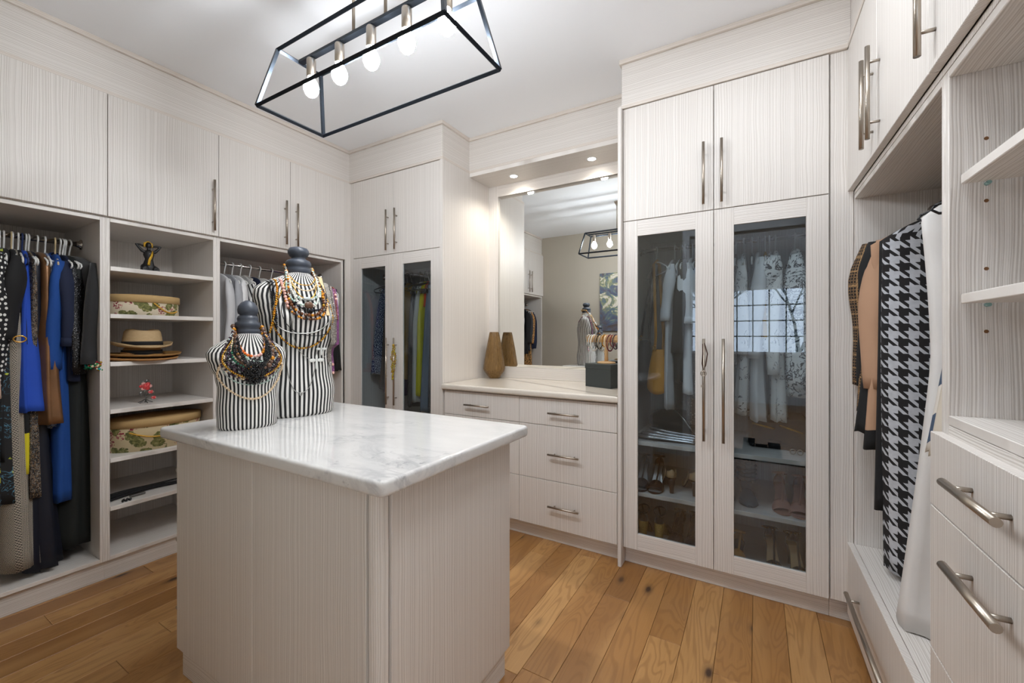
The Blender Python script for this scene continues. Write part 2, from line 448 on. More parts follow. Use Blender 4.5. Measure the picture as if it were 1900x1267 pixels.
# ================================================================== BACK WALL (fronts face -y)
CY, DYF = 2.376, 2.356
def glass_door(c, x0, x1, z0, z1, gx0, gx1, gz0, gz1, hx, hz0, hz1, T=None):
    m = MB()
    m.box(x0, gx0, DYF, CY-0.001, z0, z1, 0, c=0.0015); m.box(gx1, x1, DYF, CY-0.001, z0, z1, 0, c=0.0015)
    m.box(gx0, gx1, DYF+0.0008, CY-0.001, z0, gz0, 1, c=0.001); m.box(gx0, gx1, DYF+0.0008, CY-0.001, gz1, z1, 1, c=0.001)
    d = m.build('door', [LAM_V, LAM_H], c)
    MB().box(gx0-0.004, gx1+0.004, CY-0.012, CY-0.008, gz0-0.004, gz1+0.004).build('glass_pane', GLASS, d)
    handle(d, (hx, DYF, hz0), (hx, DYF, hz1), (0, -1, 0))
    return d
def tall_cabinet(label, x0, x1, xm, yb, doors, glass, rods, shelves=(), mid=None):
    c = cabinet('tall_cabinet', label, ((x0+x1)/2, 2.6, 0))
    B('side_panel', LAM_V, c, x0, x0+0.02, CY, yb, 0.1, 2.566); B('side_panel', LAM_V, c, x1-0.02, x1, CY, yb, 0.1, 2.566)
    B('back_panel', LAM_V, c, x0+0.02, x1-0.02, yb-0.01, yb, 0.1, 2.566, c=0)
    B('bottom_panel', LAM_Y, c, x0+0.02, x1-0.02, CY, yb-0.01, 0.10, 0.12)
    B('middle_panel', LAM_Y, c, x0+0.02, x1-0.02, CY, yb-0.01, 1.92, 1.94)
    B('top_panel', LAM_Y, c, x0+0.02, x1-0.02, CY, yb-0.01, 2.546, 2.566)
    for z in shelves: B('shelf', LAM_Y, c, x0+0.021, x1-0.021, CY+0.012, yb-0.011, z-0.022, z)
    B('toe_kick', LAM_H, c, x0, x1, 2.405, 2.423, 0, 0.10)
    for a, b, hx in doors:
        d = B('door', LAM_V, c, a+0.0015, b-0.0015, DYF, CY-0.001, 1.933, 2.562)
        handle(d, (hx, DYF, 1.958), (hx, DYF, 2.274), (0, -1, 0))
    for a, b, g0, g1, hx in glass:
        glass_door(c, a+0.0015, b-0.0015, 0.102, 1.929, g0, g1, 0.193, 1.843, hx, 0.756, 1.275)
    return c
tall_cabinet('tall glass-door cabinet in the corner beside the vase', -2.909, -1.95, -2.45, 2.985,
             [(-2.909, -2.45, -2.499), (-2.45, -1.978, -2.406)],
             [(-2.909, -2.45, -2.814, -2.536, -2.496), (-2.45, -1.978, -2.347, -2.066, -2.412)], 1)
S(B('trim_6', LAM_V, None, -2.965, -2.912, 2.36, 2.376, 0.1, 2.565))
tall_cabinet('tall glass-door wardrobe with yellow handbag and shoes inside', -0.651, 0.287, -0.189, 2.985,
             [(-0.651, -0.189, -0.234), (-0.189, 0.283, -0.151)],
             [(-0.651, -0.189, -0.57, -0.275, -0.232), (-0.189, 0.283, -0.098, 0.197, -0.143)], 1, shelves=(0.70, 0.415))
S(B('trim_7', LAM_V, None, 0.288, 0.3705, 2.366, 2.386, 0.1, 2.565))
S(B('trim_8', LAM_H, None, 0.288, 0.375, 2.405, 2.423, 0.0, 0.1))
S(B('trim_9', LAM_V, None, -0.672, -0.652, 2.323, 2.99, 0.0, 2.566, c=0.002))
# side panel of the left tall cabinet facing the dresser
S(B('trim_10', LAM_V, None, -1.976, -1.95, 2.352, 2.376, 0.1, 2.566, c=0.001))
# friezes of back wall: left tall, recess, right tall
fz = MB()
fz.box(-2.995, -1.962, 2.364, 2.385, 2.586, 2.82, c=0.001)
fz.box(-1.985, -1.962, 2.385, 2.70, 2.586, 2.82, c=0.001)
fz.box(-1.962, -0.66, 2.69, 2.71, 2.586, 2.82, c=0.001)
fz.box(-0.66, 0.36, 2.364, 2.385, 2.586, 2.82, c=0.001)
fz.box(-0.66, -0.64, 2.385, 2.70, 2.586, 2.82, c=0.001)
S(fz.build('trim_11', LAM_H))
for nm, za, zb in (('trim_12', 2.566, 2.586), ('trim_13', 2.82, ZC)):
    m = MB()
    m.box(-2.99, -1.95, 2.35, 2.70, za, zb, c=0.002); m.box(-1.95, -0.67, 2.678, 2.75, za, zb, c=0.002); m.box(-0.672, 0.362, 2.35, 2.70, za, zb, c=0.002)
    S(m.build(nm, EDGE))

# ---- dresser between the tall cabinets
dr = thing('dresser', 'built-in dresser with bar-handled drawers under the mirror', 'dresser', (-1.31, 2.65, 0))
B('side_panel', LAM_V, dr, -1.948, -1.93, CY, 2.98, 0.1, 0.907); B('side_panel', LAM_V, dr, -0.69, -0.673, CY, 2.98, 0.1, 0.907)
B('center_panel', LAM_V, dr, -1.331, -1.313, CY+0.002, 2.98, 0.1, 0.907)
B('back_panel', LAM_V, dr, -1.93, -0.69, 2.97, 2.98, 0.12, 0.9, c=0); B('bottom_panel', LAM_Y, dr, -1.93, -0.69, CY, 2.97, 0.1, 0.12)
B('toe_kick', LAM_H, dr, -1.948, -0.673, 2.405, 2.423, 0, 0.1)
for a, b, h0, h1 in ((-1.938, -1.3225, -1.742, -1.541), (-1.3205, -0.684, -1.106, -0.906)):
    for z0, z1, hz in ((0.102, 0.394, 0.245), (0.397, 0.733, 0.563), (0.736, 0.902, 0.816)):
        d = B('drawer', LAM_V, dr, a, b, DYF, CY-0.001, z0, z1)
        handle(d, (h0, DYF, hz), (h1, DYF, hz), (0, -1, 0), r=0.0062)
def slab(name, mat, x0, x1, y0, y1, z0, z1, r, be=0.012, only=None):
    """rounded-corner slab with a rolled edge"""
    cor = []
    for cx, cy, a0 in ((x1-r, y1-r, 0), (x0+r, y1-r, PI/2), (x0+r, y0+r, PI), (x1-r, y0+r, 1.5*PI)):
        for k in range(7): a = a0+PI/2*k/6; cor.append((cx, cy, math.cos(a), math.sin(a)))
    rings = []
    for k in range(5): t = -PI/2+PI/2*k/4; rings.append((-be+be*math.cos(t), z0+be+be*math.sin(t)))
    for k in range(5): t = PI/2*k/4; rings.append((-be+be*math.cos(t), z1-be+be*math.sin(t)))
    V = []; n = len(cor)
    for off, z in rings:
        for cx, cy, c, s_ in cor: V.append((cx+(r+off)*c, cy+(r+off)*s_, z))
    F = [(i*n+k, i*n+(k+1) % n, (i+1)*n+(k+1) % n, (i+1)*n+k) for i in range(len(rings)-1) for k in range(n)]
    mb = MB(); mb.add(V, F, 0, True)
    mb.f.append(list(range(n))[::-1]); mb.m.append(0); mb.sm.append(False)
    L = (len(rings)-1)*n; mb.f.append([L+k for k in range(n)]); mb.m.append(0); mb.sm.append(False)
    return mb.build(name, mat)
tag(slab('countertop', QUARTZ, -1.949, -0.673, 2.332, 2.972, 0.908, 0.948, 0.006), 'cream stone countertop on the dresser under the mirror', 'countertop')
# mirror, its panel surround and the soffit with two spots
mp = MB(); YM = 2.955
mp.box(-1.95, -1.86, YM, YM+0.02, 0.949, 2.535, 0); mp.box(-1.86, -0.673, YM, YM+0.02, 0.949, 1.035, 1); mp.box(-1.86, -0.673, YM, YM+0.02, 2.445, 2.535, 1)
mp.box(-1.87, -0.673, YM+0.02, YM+0.03, 0.949, 2.5, 1)
S(mp.build('trim_14', [LAM_V, LAM_H]))
mi = MB(); mx0, mx1, mz0, mz1 = -1.859, -0.674, 1.036, 2.444; bw = 0.022
mi.add([(mx0, YM+0.012, mz0), (mx1, YM+0.012, mz0), (mx1, YM+0.012, mz1), (mx0, YM+0.012, mz1),
        (mx0+bw, YM+0.0095, mz0+bw), (mx1-bw, YM+0.0095, mz0+bw), (mx1-bw, YM+0.0095, mz1-bw), (mx0+bw, YM+0.0095, mz1-bw),
        (mx0, YM+0.018, mz0), (mx1, YM+0.018, mz0), (mx1, YM+0.018, mz1), (mx0, YM+0.018, mz1)],
       [(4, 5, 6, 7), (0, 1, 5, 4), (1, 2, 6, 5), (2, 3, 7, 6), (3, 0, 4, 7), (8, 9, 1, 0), (9, 10, 2, 1), (10, 11, 3, 2), (11, 8, 0, 3), (11, 10, 9, 8)])
tag(mi.build('mirror', MIRROR), 'large rectangular wall mirror above the dresser', 'mirror')
S(B('trim_15', LAM_Y, None, -1.949, -0.673, 2.68, 2.975, 2.536, 2.566, c=0.001))
SPOTM = NT('spot_lamp'); SPOTM.n.remove(SPOTM.b); e = SPOTM.new('ShaderNodeEmission'); e.inputs[0].default_value = (1, 0.93, 0.82, 1); e.inputs[1].default_value = 30
SPOTM.t.links.new(e.outputs[0], SPOTM.out.inputs[0]); SPOTM = SPOTM.mat
for sx in (-1.638, -1.003):
    t = thing('recessed_spotlight', 'recessed spotlight in soffit above the '+('vase' if sx < -1.3 else 'black box'), 'spotlight', (sx, 2.833, 2.536))
    MB().lathe([(0.036, 0), (0.037, -0.002), (0.030, -0.004), (0.027, -0.002), (0.026, 0)], 24, (sx, 2.833, 2.5358)).build('rim', WHITEP, t)
    MB().lathe([(0.0, -0.0012), (0.026, -0.0012), (0.026, 0)], 20, (sx, 2.833, 2.5355)).build('lens', SPOTM, t)
    l = bpy.data.lights.new('spot_glow', 'SPOT'); l.energy = SPOT; l.spot_size = 2.5; l.spot_blend = 0.9; l.shadow_soft_size = 0.025; l.color = (1, 0.92, 0.80)
    lo = bpy.data.objects.new('spot_glow', l); COL.objects.link(lo); lo.location = (sx, 2.833, 2.528)

# ================================================================== RIGHT WALL (own frame, fronts face -x)
TH = math.radians(0.83); R0 = (0.372, 2.40)
def TR(d, s, z): return (R0[0]+d*math.cos(TH)-s*math.sin(TH), R0[1]+d*math.sin(TH)+s*math.cos(TH), z)
def rbox(name, mat, parent, d0, d1, s0, s1, z0, z1, c=0.0015): return B(name, mat, parent, d0, d1, s0, s1, z0, z1, T=TR, c=c)
RN = Vector(TR(-1, 0, 0))-Vector(TR(0, 0, 0))
DF = -0.023; RB = 0.60; S0 = -0.045; SM = -1.02; SE = -2.30
hb = thing('hanging_cabinet', 'open hanging bay with coats on the right wall', 'cabinet', TR(0.3, -0.55, 0))
rbox('side_panel', LAM_V, hb, 0.0, RB, S0+0.0, S0+0.02, 0.1, 1.912); rbox('back_panel', LAM_V, hb, RB-0.01, RB, SM+0.021, S0-0.001, 0.1, 1.912, c=0)
rbox('side_panel', LAM_V, hb, 0.0, RB, SM+0.001, SM+0.02, 0.1, 1.912)
rbox('bench_panel', LAM_X, hb, 0.0, RB-0.01, SM+0.021, S0-0.001, 0.354, 0.374)
rbox('top_panel', LAM_X, hb, 0.0, RB-0.01, SM+0.021, S0-0.001, 1.892, 1.912)
rbox('toe_kick', LAM_H, hb, 0.0, 0.018, SM, S0+0.02, 0, 0.1)
lowd = rbox('drawer', LAM_V, hb, DF, -0.001, SM+0.002, S0+0.018, 0.055, 0.372)
handle(lowd, TR(DF, -0.205, 0.225), TR(DF, -0.86, 0.225), RN, stand=0.033, r=0.0085)
# drawer bank with the open shelves over it
db = thing('drawer_cabinet', 'drawer bank with open shelves above at right wall', 'cabinet', TR(0.3, -1.66, 0))
rbox('side_panel', LAM_V, db, 0.0, RB, SM-0.02, SM-0.001, 0.1, 1.912); rbox('side_panel', LAM_V, db, 0.0, RB, SE, SE+0.02, 0.1, 1.912)
rbox('back_panel', LAM_V, db, RB-0.01, RB, SE+0.02, SM-0.02, 0.1, 1.912, c=0)
rbox('toe_kick', LAM_H, db, 0.0, 0.018, SE, SM, 0, 0.1)
rbox('shelf', LAM_X, db, 0.0, RB-0.011, SE+0.021, SM-0.021, 1.082, 1.104)
rbox('rail', LAM_H, db, 0.0, 0.018, SE+0.021, SM-0.021, 1.02, 1.081)
for z in (1.386, 1.660): rbox('shelf', LAM_X, db, 0.018, RB-0.011, SE+0.021, SM-0.028, z-0.022, z)
rbox('top_panel', LAM_X, db, 0.0, RB-0.011, SE+0.021, SM-0.021, 1.892, 1.912)
for z0, z1, hz in ((0.886, 1.060, 0.985), (0.543, 0.883, 0.812), (0.10, 0.540, 0.47)):
    d = rbox('drawer', LAM_V, db, DF, -0.001, SE, SM+0.01, z0, z1)
    handle(d, TR(DF, -1.19, hz), TR(DF, -1.41, hz), RN, stand=0.032, r=0.0085)
hole = plain('pin_hole', srgb(120, 84, 52), 0.9); zinc = plain('clear_shelf_pin', srgb(150, 190, 190), 0.2)
for z in (1.737, 1.596, 1.442, 1.30):
    MB().add([TR(0.062+0.0042*math.cos(a*PI/5), SM-0.0204, z+0.0042*math.sin(a*PI/5)) for a in range(10)], [tuple(range(10))]).build('pin_hole', hole, db)
for z in (1.386-0.026, 1.66-0.026): MB().tube([TR(0.062, SM-0.021, z), TR(0.062, SM-0.034, z)], 0.0045, 8).build('shelf_pin', zinc, db)
# upper cabinets
uc = cabinet('upper_cabinet', 'upper cabinets with bar handles over the coats on the right wall', TR(0.3, -1.2, 1.93))
m = MB(); m.box(0.0, RB, SE, S0+0.04, 1.914, 1.93, T=TR); m.box(0.0, RB, S0+0.02, S0+0.04, 1.93, 2.565, T=TR); m.box(RB-0.01, RB, SE, S0+0.02, 1.93, 2.565, T=TR)
m.box(0.0, RB, SE, SE+0.02, 1.93, 2.565, T=TR); m.box(0.0, RB, SE, S0+0.04, 2.55, 2.565, T=TR)
m.build('body', LAM_V, uc)
for a, b, hs in ((-0.517, S0+0.015, -0.474), (-0.996, -0.517, -0.562), (-1.65, -0.996, -1.045), (SE, -1.65, -1.70)):
    d = rbox('door', LAM_V, uc, DF, -0.001, a+0.0015, b-0.0015, 1.932, 2.562)
    handle(d, TR(DF, hs, 1.957), TR(DF, hs, 2.272), RN, stand=0.033, r=0.0075)
fr = MB(); fr.box(-0.012, 0.01, SE, S0+0.05, 2.586, 2.82, T=TR, c=0.001); S(fr.build('trim_16', LAM_H))
for nm, za, zb in (('trim_17', 2.566, 2.586), ('trim_18', 2.82, ZC)):
    S(MB().box(-0.026, RB, SE, S0+0.06, za, zb, T=TR, c=0.002).build(nm, EDGE))

# ================================================================== ISLAND
il = thing('island_cabinet', 'island cabinet with fine vertical grain and rounded corner post', 'cabinet', (-1.36, 1.06, 0))
ix0, ix1, iy0, iy1 = -1.911, -0.818, 0.737, 1.385
m = MB(); m.box(ix0+0.03, ix1-0.03, iy0+0.02, iy1-0.02, 0.1, 0.9); m.build('body', LAM_V, il)
B('front_panel', LAM_V, il, ix0, -1.3905, iy0, iy0+0.019, 0.1, 0.905); B('front_panel', LAM_V, il, -1.3890, ix1-0.046, iy0, iy0+0.019, 0.1, 0.905)
B('end_panel', LAM_V, il, ix1-0.019, ix1, iy0+0.046, iy1, 0.1, 0.905)
B('back_panel', LAM_V, il, ix0, ix1-0.02, iy1-0.019, iy1, 0.1, 0.905)
for a, b, hy in ((iy0+0.02, 1.055, 0), (1.058, iy1-0.02, 0)):
    for z0, z1 in ((0.102, 0.36), (0.363, 0.63), (0.633, 0.9)):
        d = B('drawer', LAM_V, il, ix0-0.001, ix0+0.019, a, b, z0, z1)
        y_h = 0.752 if a < 0.9 else 1.13; handle(d, (ix0, y_h, (z0+z1)/2), (ix0, y_h+0.20, (z0+z1)/2), (-1, 0, 0), stand=0.042)
# rounded corner post with shallow reveals
pr = 0.030; cxp, cyp = ix1-pr-0.004, iy0+pr+0.004
P = [(ix1-0.046, iy0+0.016), (ix1-0.040, iy0+0.016), (ix1-0.038, iy0+0.004)]
P += [(cxp+pr*math.cos(a), cyp+pr*math.sin(a)) for a in [-PI/2+PI/2*k/8 for k in range(9)]]
P += [(ix1-0.004, iy0+0.038), (ix1-0.016, iy0+0.040), (ix1-0.016, iy0+0.046), (ix1-0.046, iy0+0.046)]
n_ = len(P); m = MB(); m.add([(x, y, 0.1) for x, y in P]+[(x, y, 0.905) for x, y in P], [(k, (k+1) % n_, n_+(k+1) % n_, n_+k) for k in range(n_)]+[tuple(range(n_))[::-1], tuple(range(n_, 2*n_))], 0, False)
m.build('corner_post', LAM_V, il)
m = MB(); m.box(ix0+0.022, ix1-0.010, iy0+0.011, iy1-0.02, 0, 0.1, c=0.001); m.build('toe_kick', LAM_H, il)
tag(slab('worktop', MARBLE, -1.957, -0.757, 0.695, 1.432, 0.905, 0.945, 0.024, 0.010), 'white marble worktop with grey veins on the island', 'worktop')

# ================================================================== PENDANT LIGHT
pl = thing('pendant_light', 'black open-frame linear pendant with five glowing bulbs', 'lamp', (-1.30, 1.13, ZC))
bx0, bx1, by0, by1, bz = -1.802, -0.802, 0.975, 1.286, 2.252
tx0, tx1, ty0, ty1, tz = -1.745, -0.859, 1.03, 1.232, 2.497
def bar(m, a, b, t=0.0065):
    a, b = Vector(a), Vector(b); m.tube([a, b], t*1.41, 4, smooth=False)
m = MB()
bc = [(bx0, by0, bz), (bx1, by0, bz), (bx1, by1, bz), (bx0, by1, bz)]; tc = [(tx0, ty0, tz), (tx1, ty0, tz), (tx1, ty1, tz), (tx0, ty1, tz)]
for i in range(4): bar(m, bc[i], bc[(i+1) % 4]); bar(m, tc[i], tc[(i+1) % 4]); bar(m, bc[i], tc[i])
m.box(tx0, tx1, 1.131-0.012, 1.131+0.012, tz-0.006, tz+0.006)
m.build('frame', DARKM, pl)
for rx in (-1.395, -1.215):
    MB().tube([(rx, 1.131, tz), (rx, 1.131, ZC-0.02)], 0.0062, 10).lathe([(0.008, -0.05), (0.03, -0.012), (0.034, 0.0)], 20, (rx, 1.131, ZC)).build('stem', STEEL, pl)
BM = NT('glowing_bulb'); BM.n.remove(BM.b); e = BM.new('ShaderNodeEmission'); e.inputs[0].default_value = (0.93, 0.965, 1.0, 1); e.inputs[1].default_value = BULB
BM.t.links.new(e.outputs[0], BM.out.inputs[0]); BM = BM.mat
BDIM = plain('bulb_dimming_glow', srgb(246, 246, 246), 0.4, **{'Emission Color': (0.93, 0.965, 1.0, 1), 'Emission Strength': 26.0})  # collar added over each bulb top, glowing weakly, to cut light on the ceiling
for k in range(5):
    bxx = -1.667+k*0.187
    so = MB().lathe([(0.017, 0), (0.019, -0.004), (0.019, -0.078), (0.016, -0.08)], 20, (bxx, 1.131, tz-0.008)).build('socket', STEEL, pl)
    MB().lathe([(0.0001, -0.085), (0.014, -0.082), (0.023, -0.073), (0.030, -0.058), (0.0315, -0.045), (0.0300, -0.036)], 20, (bxx, 1.131, tz-0.088)).build('bulb', BM, so)
    MB().lathe([(0.0300, -0.036), (0.027, -0.027), (0.021, -0.016), (0.0145, -0.004), (0.013, 0.006)], 20, (bxx, 1.131, tz-0.088)).build('bulb_dimming_collar', BDIM, so)
# ================================================================== FABRICS
def fab(name, c, c2=None, rough=0.85, amt=0.25, sheen=0.0, metal=0.0):
    n = NT(name); q = n.obj()
    v = n.noise(q, 9, 3); w_ = n.noise(q, 420, 1)
    c2 = c2 or (c[0]*0.72, c[1]*0.72, c[2]*0.72, 1)
    col = n.mix(n.math('MULTIPLY', v, amt*2), c, c2)
    n.bump(w_, 0.12, 0.0012)
    n.b.inputs['Sheen Weight'].default_value = sheen
    return n.fin(col, rough, metal)
def uvxy(n):
    q = n.sep(n.uv()); return q[0], q[1]
def fr_(n, a, k): return n.math('FRACT', n.math('MULTIPLY', a, k))
def f_polka(name, bg, dot, k, r=0.27):
    n = NT(name); u, v = uvxy(n)
    vo = n.voro(n.comb(n.math('MULTIPLY', u, k), n.math('MULTIPLY', v, k), 0), 1.0, 'F1', 0.55, '2D')
    f = n.math('LESS_THAN', vo.outputs['Distance'], r)
    return n.fin(n.mix(f, bg, dot), 0.8)
def f_houndstooth(name, a, b, rep):
    n = NT(name); u, v = uvxy(n); wob = n.noise(n.obj(), 60, 2)
    X = n.math('MULTIPLY', u, 8/rep); Y = n.math('MULTIPLY', v, 8/rep)
    wx = n.math('LESS_THAN', n.math('FLOORED_MODULO', X, 8), 4); wy = n.math('LESS_THAN', n.math('FLOORED_MODULO', Y, 8), 4)
    tw = n.math('LESS_THAN', n.math('FLOORED_MODULO', n.math('ADD', X, Y), 4), 2)
    f = n.math('ADD', n.math('MULTIPLY', tw, wx), n.math('MULTIPLY', n.math('SUBTRACT', 1.0, tw), wy))
    lt = n.mix(wob, b, srgb(168, 172, 180))
    return n.fin(n.mix(f, lt, a), 0.9)
def f_plaid(name):
    n = NT(name); u, v = uvxy(n)
    def ln(a, k, w_): return n.math('LESS_THAN', fr_(n, a, k), w_)
    z = n.noise(n.obj(), 260, 2)
    l1 = n.math('MAXIMUM', ln(u, 26, 0.18), ln(v, 17, 0.13)); 
    l2 = n.math('MULTIPLY', n.math('MAXIMUM', ln(u, 78, 0.34), ln(v, 78, 0.34)), n.math('MAXIMUM', ln(u, 6.5, 0.42), ln(v, 4.3, 0.36)))
    f = n.math('MULTIPLY', n.math('MAXIMUM', n.math('MULTIPLY', l1, 0.8), n.math('MULTIPLY', l2, 0.45)), n.ramp(z, [(0.4, (0.3, 0.3, 0.3)), (0.55, (1, 1, 1))]))
    return n.fin(n.mix(f, srgb(24, 22, 24), srgb(186, 148, 104)), 0.95)
def f_stripe(name, a, b, k, duty=0.5, axis=0, c=None):
    n = NT(name); q = uvxy(n); f = n.math('LESS_THAN', fr_(n, q[axis], k), duty)
    col = n.mix(f, b, a)
    return n.fin(col, 0.8)
def f_diamond(name, a, b, k):
    n = NT(name); u, v = uvxy(n)
    x = n.math('ABSOLUTE', n.math('SUBTRACT', fr_(n, u, k), 0.5)); y = n.math('ABSOLUTE', n.math('SUBTRACT', fr_(n, v, k*1.15), 0.5))
    d = n.math('ADD', x, y); f = n.math('LESS_THAN', n.math('FRACT', n.math('MULTIPLY', d, 3.0)), 0.42)
    return n.fin(n.mix(f, a, b), 0.85)
def f_sparkle(name, bg, sp, k=170, thr=0.22, extra=None):
    n = NT(name); q = n.obj(); vo = n.voro(q, k, 'F1')
    f = n.math('LESS_THAN', vo.outputs['Distance'], thr)
    hue = n.sep(vo.outputs['Color'])[0]; on = n.math('MULTIPLY', f, n.math('GREATER_THAN', hue, 0.55))
    col = n.mix(on, bg, sp)
    n.put(n.b.inputs['Metallic'], n.math('MULTIPLY', on, 0.6))
    n.bump(vo.outputs['Distance'], 0.7, 0.003)
    return n.fin(col, 0.35)
def f_blotch(name, bg, cols, sc=30, warp=1.2):
    n = NT(name); u, v = uvxy(n); p = n.comb(u, v, 0); col = bg
    for i, (c, lo, w_, s) in enumerate(cols):
        nz = n.noise(n.mapping(p, (1, 1, 1), (i*7.3, i*3.1, i)), sc*s, 3, 0.6, dist=warp)
        f = n.ramp(nz, [(lo, (0, 0, 0)), (lo+0.015, (1, 1, 1)), (lo+w_, (1, 1, 1)), (lo+w_+0.015, (0, 0, 0))])
        col = n.mix(f, col, c)
    return n.fin(col, 0.75)
def f_leopard(name):
    n = NT(name); u, v = uvxy(n); vo = n.voro(n.comb(u, v, 0), 55, 'F1', 1.0, '2D'); d = vo.outputs['Distance']
    f = n.ramp(d, [(0.16, (0, 0, 0)), (0.2, (1, 1, 1)), (0.42, (1, 1, 1)), (0.46, (0, 0, 0))])
    col = n.mix(f, srgb(214, 160, 96), srgb(40, 26, 20)); return n.fin(col, 0.8)
BLK = fab('black_cloth', srgb(26, 26, 28), srgb(14, 14, 15)); BLK2 = fab('soft_black_velvet', srgb(34, 34, 36), srgb(16, 17, 18), sheen=0.3)
BLKG = fab('black_green_cloth', srgb(30, 34, 32), srgb(14, 16, 17)); NAVY = fab('navy_cloth', srgb(24, 34, 62), srgb(12, 18, 38))
MIDN = fab('midnight_pleated_silk', srgb(12, 20, 38), srgb(6, 9, 18), 0.5)
ROYAL = fab('royal_blue_chiffon', srgb(38, 82, 190), srgb(24, 56, 150)); COBALT = fab('deep_blue_cotton', srgb(22, 74, 150), srgb(14, 50, 112))
BRONZE = fab('bronze_taffeta', srgb(164, 118, 80), srgb(96, 70, 48), 0.36, 0.5, metal=0.45)
BLUEPRINT = f_blotch('blue_white_print', srgb(96, 122, 168), [(srgb(220, 228, 240), 0.5, 0.09, 2.4), (srgb(40, 56, 96), 0.44, 0.04, 2.0)])
PAISLEY = f_blotch('blue_paisley_border', srgb(70, 110, 160), [(srgb(28, 30, 38), 0.5, 0.12, 2.0), (srgb(220, 226, 236), 0.46, 0.03, 2.6)])
SEQ = f_sparkle('black_sequins', srgb(16, 16, 18), srgb(200, 200, 210), 190)
TINSEL = f_blotch('black_gold_tinsel_weave', srgb(22, 22, 24), [(srgb(190, 186, 176), 0.55, 0.03, 2.6), (srgb(170, 130, 80), 0.46, 0.025, 2.2), (srgb(84, 88, 96), 0.5, 0.02, 3.2)])
POLKA = f_polka('black_cloth_white_dots', srgb(20, 20, 22), srgb(232, 232, 228), 42)
NPOLKA = f_polka('navy_cloth_small_dots', srgb(28, 36, 76), srgb(226, 232, 246), 95, 0.3)
GEO = f_diamond('black_cream_diamond_weave', srgb(26, 26, 28), srgb(214, 206, 190), 62)
GEO2 = f_diamond('dark_grey_diamond_weave', srgb(30, 30, 32), srgb(150, 146, 138), 80)
YELL = fab('yellow_cloth', srgb(222, 208, 40)); LEMON = fab('lemon_yellow_cloth', srgb(232, 222, 20), srgb(200, 190, 20)); WHITEC = fab('white_cloth', srgb(232, 232, 232), srgb(196, 198, 202))
CREAM = fab('cream_wool', srgb(226, 222, 214), srgb(190, 182, 172)); LGREY = fab('light_grey_knit', srgb(206, 206, 208), srgb(170, 171, 175)); MGREY = fab('grey_cloth', srgb(172, 174, 178), srgb(132, 134, 140))
CHAR = fab('charcoal_cloth', srgb(56, 58, 64)); PURP = fab('purple_cloth', srgb(70, 44, 110), srgb(46, 28, 78)); MAUVE = fab('mauve_taffeta', srgb(104, 84, 120), srgb(68, 50, 84), 0.5)
TAUPE = fab('taupe_cloth', srgb(122, 108, 100), srgb(86, 74, 68)); ORANGE = fab('orange_cloth', srgb(240, 84, 30)); TAN = fab('tan_cloth', srgb(190, 152, 124), srgb(158, 124, 98))
SATIN = fab('champagne_satin', srgb(214, 184, 162), srgb(176, 140, 120), 0.3); GOLDC = fab('gold_cloth', srgb(200, 160, 90), srgb(150, 116, 60)); LBLUE = fab('pale_blue_denim', srgb(150, 172, 196), srgb(112, 134, 160))
GBLUE = fab('grey_blue_linen', srgb(128, 142, 158), srgb(96, 108, 124)); LEOP = f_leopard('leopard_print')
DARKST = f_stripe('dark_pinstripe', srgb(130, 124, 118), srgb(40, 38, 40), 110, 0.3)
TOILE = f_blotch('black_white_toile', srgb(232, 232, 230), [(srgb(20, 20, 24), 0.47, 0.07, 0.5), (srgb(30, 30, 36), 0.62, 0.06, 0.9)], 26, 1.8)
FLOW = f_blotch('black_cloth_lime_flowers', srgb(22, 22, 24), [(srgb(196, 206, 70), 0.60, 0.1, 0.4), (srgb(90, 150, 180), 0.498, 0.008, 0.5)], 22)
WPRINT = f_blotch('white_cloth_black_sketch', srgb(230, 228, 224), [(srgb(40, 40, 44), 0.60, 0.03, 0.9)], 22)
SNAKE = f_sparkle('silver_snake_print', srgb(112, 104, 100), srgb(210, 200, 190), 120, 0.3)
HOUND = f_houndstooth('houndstooth_weave', srgb(30, 28, 30), srgb(206, 209, 216), 0.056)
PLAID = f_plaid('black_tan_plaid'); WSTRIPE = f_stripe('black_sheer_silver_stripe', srgb(190, 192, 196), srgb(34, 34, 38), 40, 0.25)
BWSTRIPE = f_stripe('navy_cream_band', srgb(66, 84, 108), srgb(218, 212, 204), 6, 0.5, 1)
SHERPA = fab('cream_sherpa', srgb(226, 220, 208), srgb(196, 186, 170), 0.95, 0.6)
HW = plain('white_plastic', srgb(226, 226, 224), 0.4); HK = plain('black_plastic', srgb(30, 32, 36), 0.35); HC = plain('cream_plastic', srgb(214, 192, 150), 0.4); HBL = plain('navy_plastic', srgb(40, 56, 100), 0.4); HWIRE = CHROME

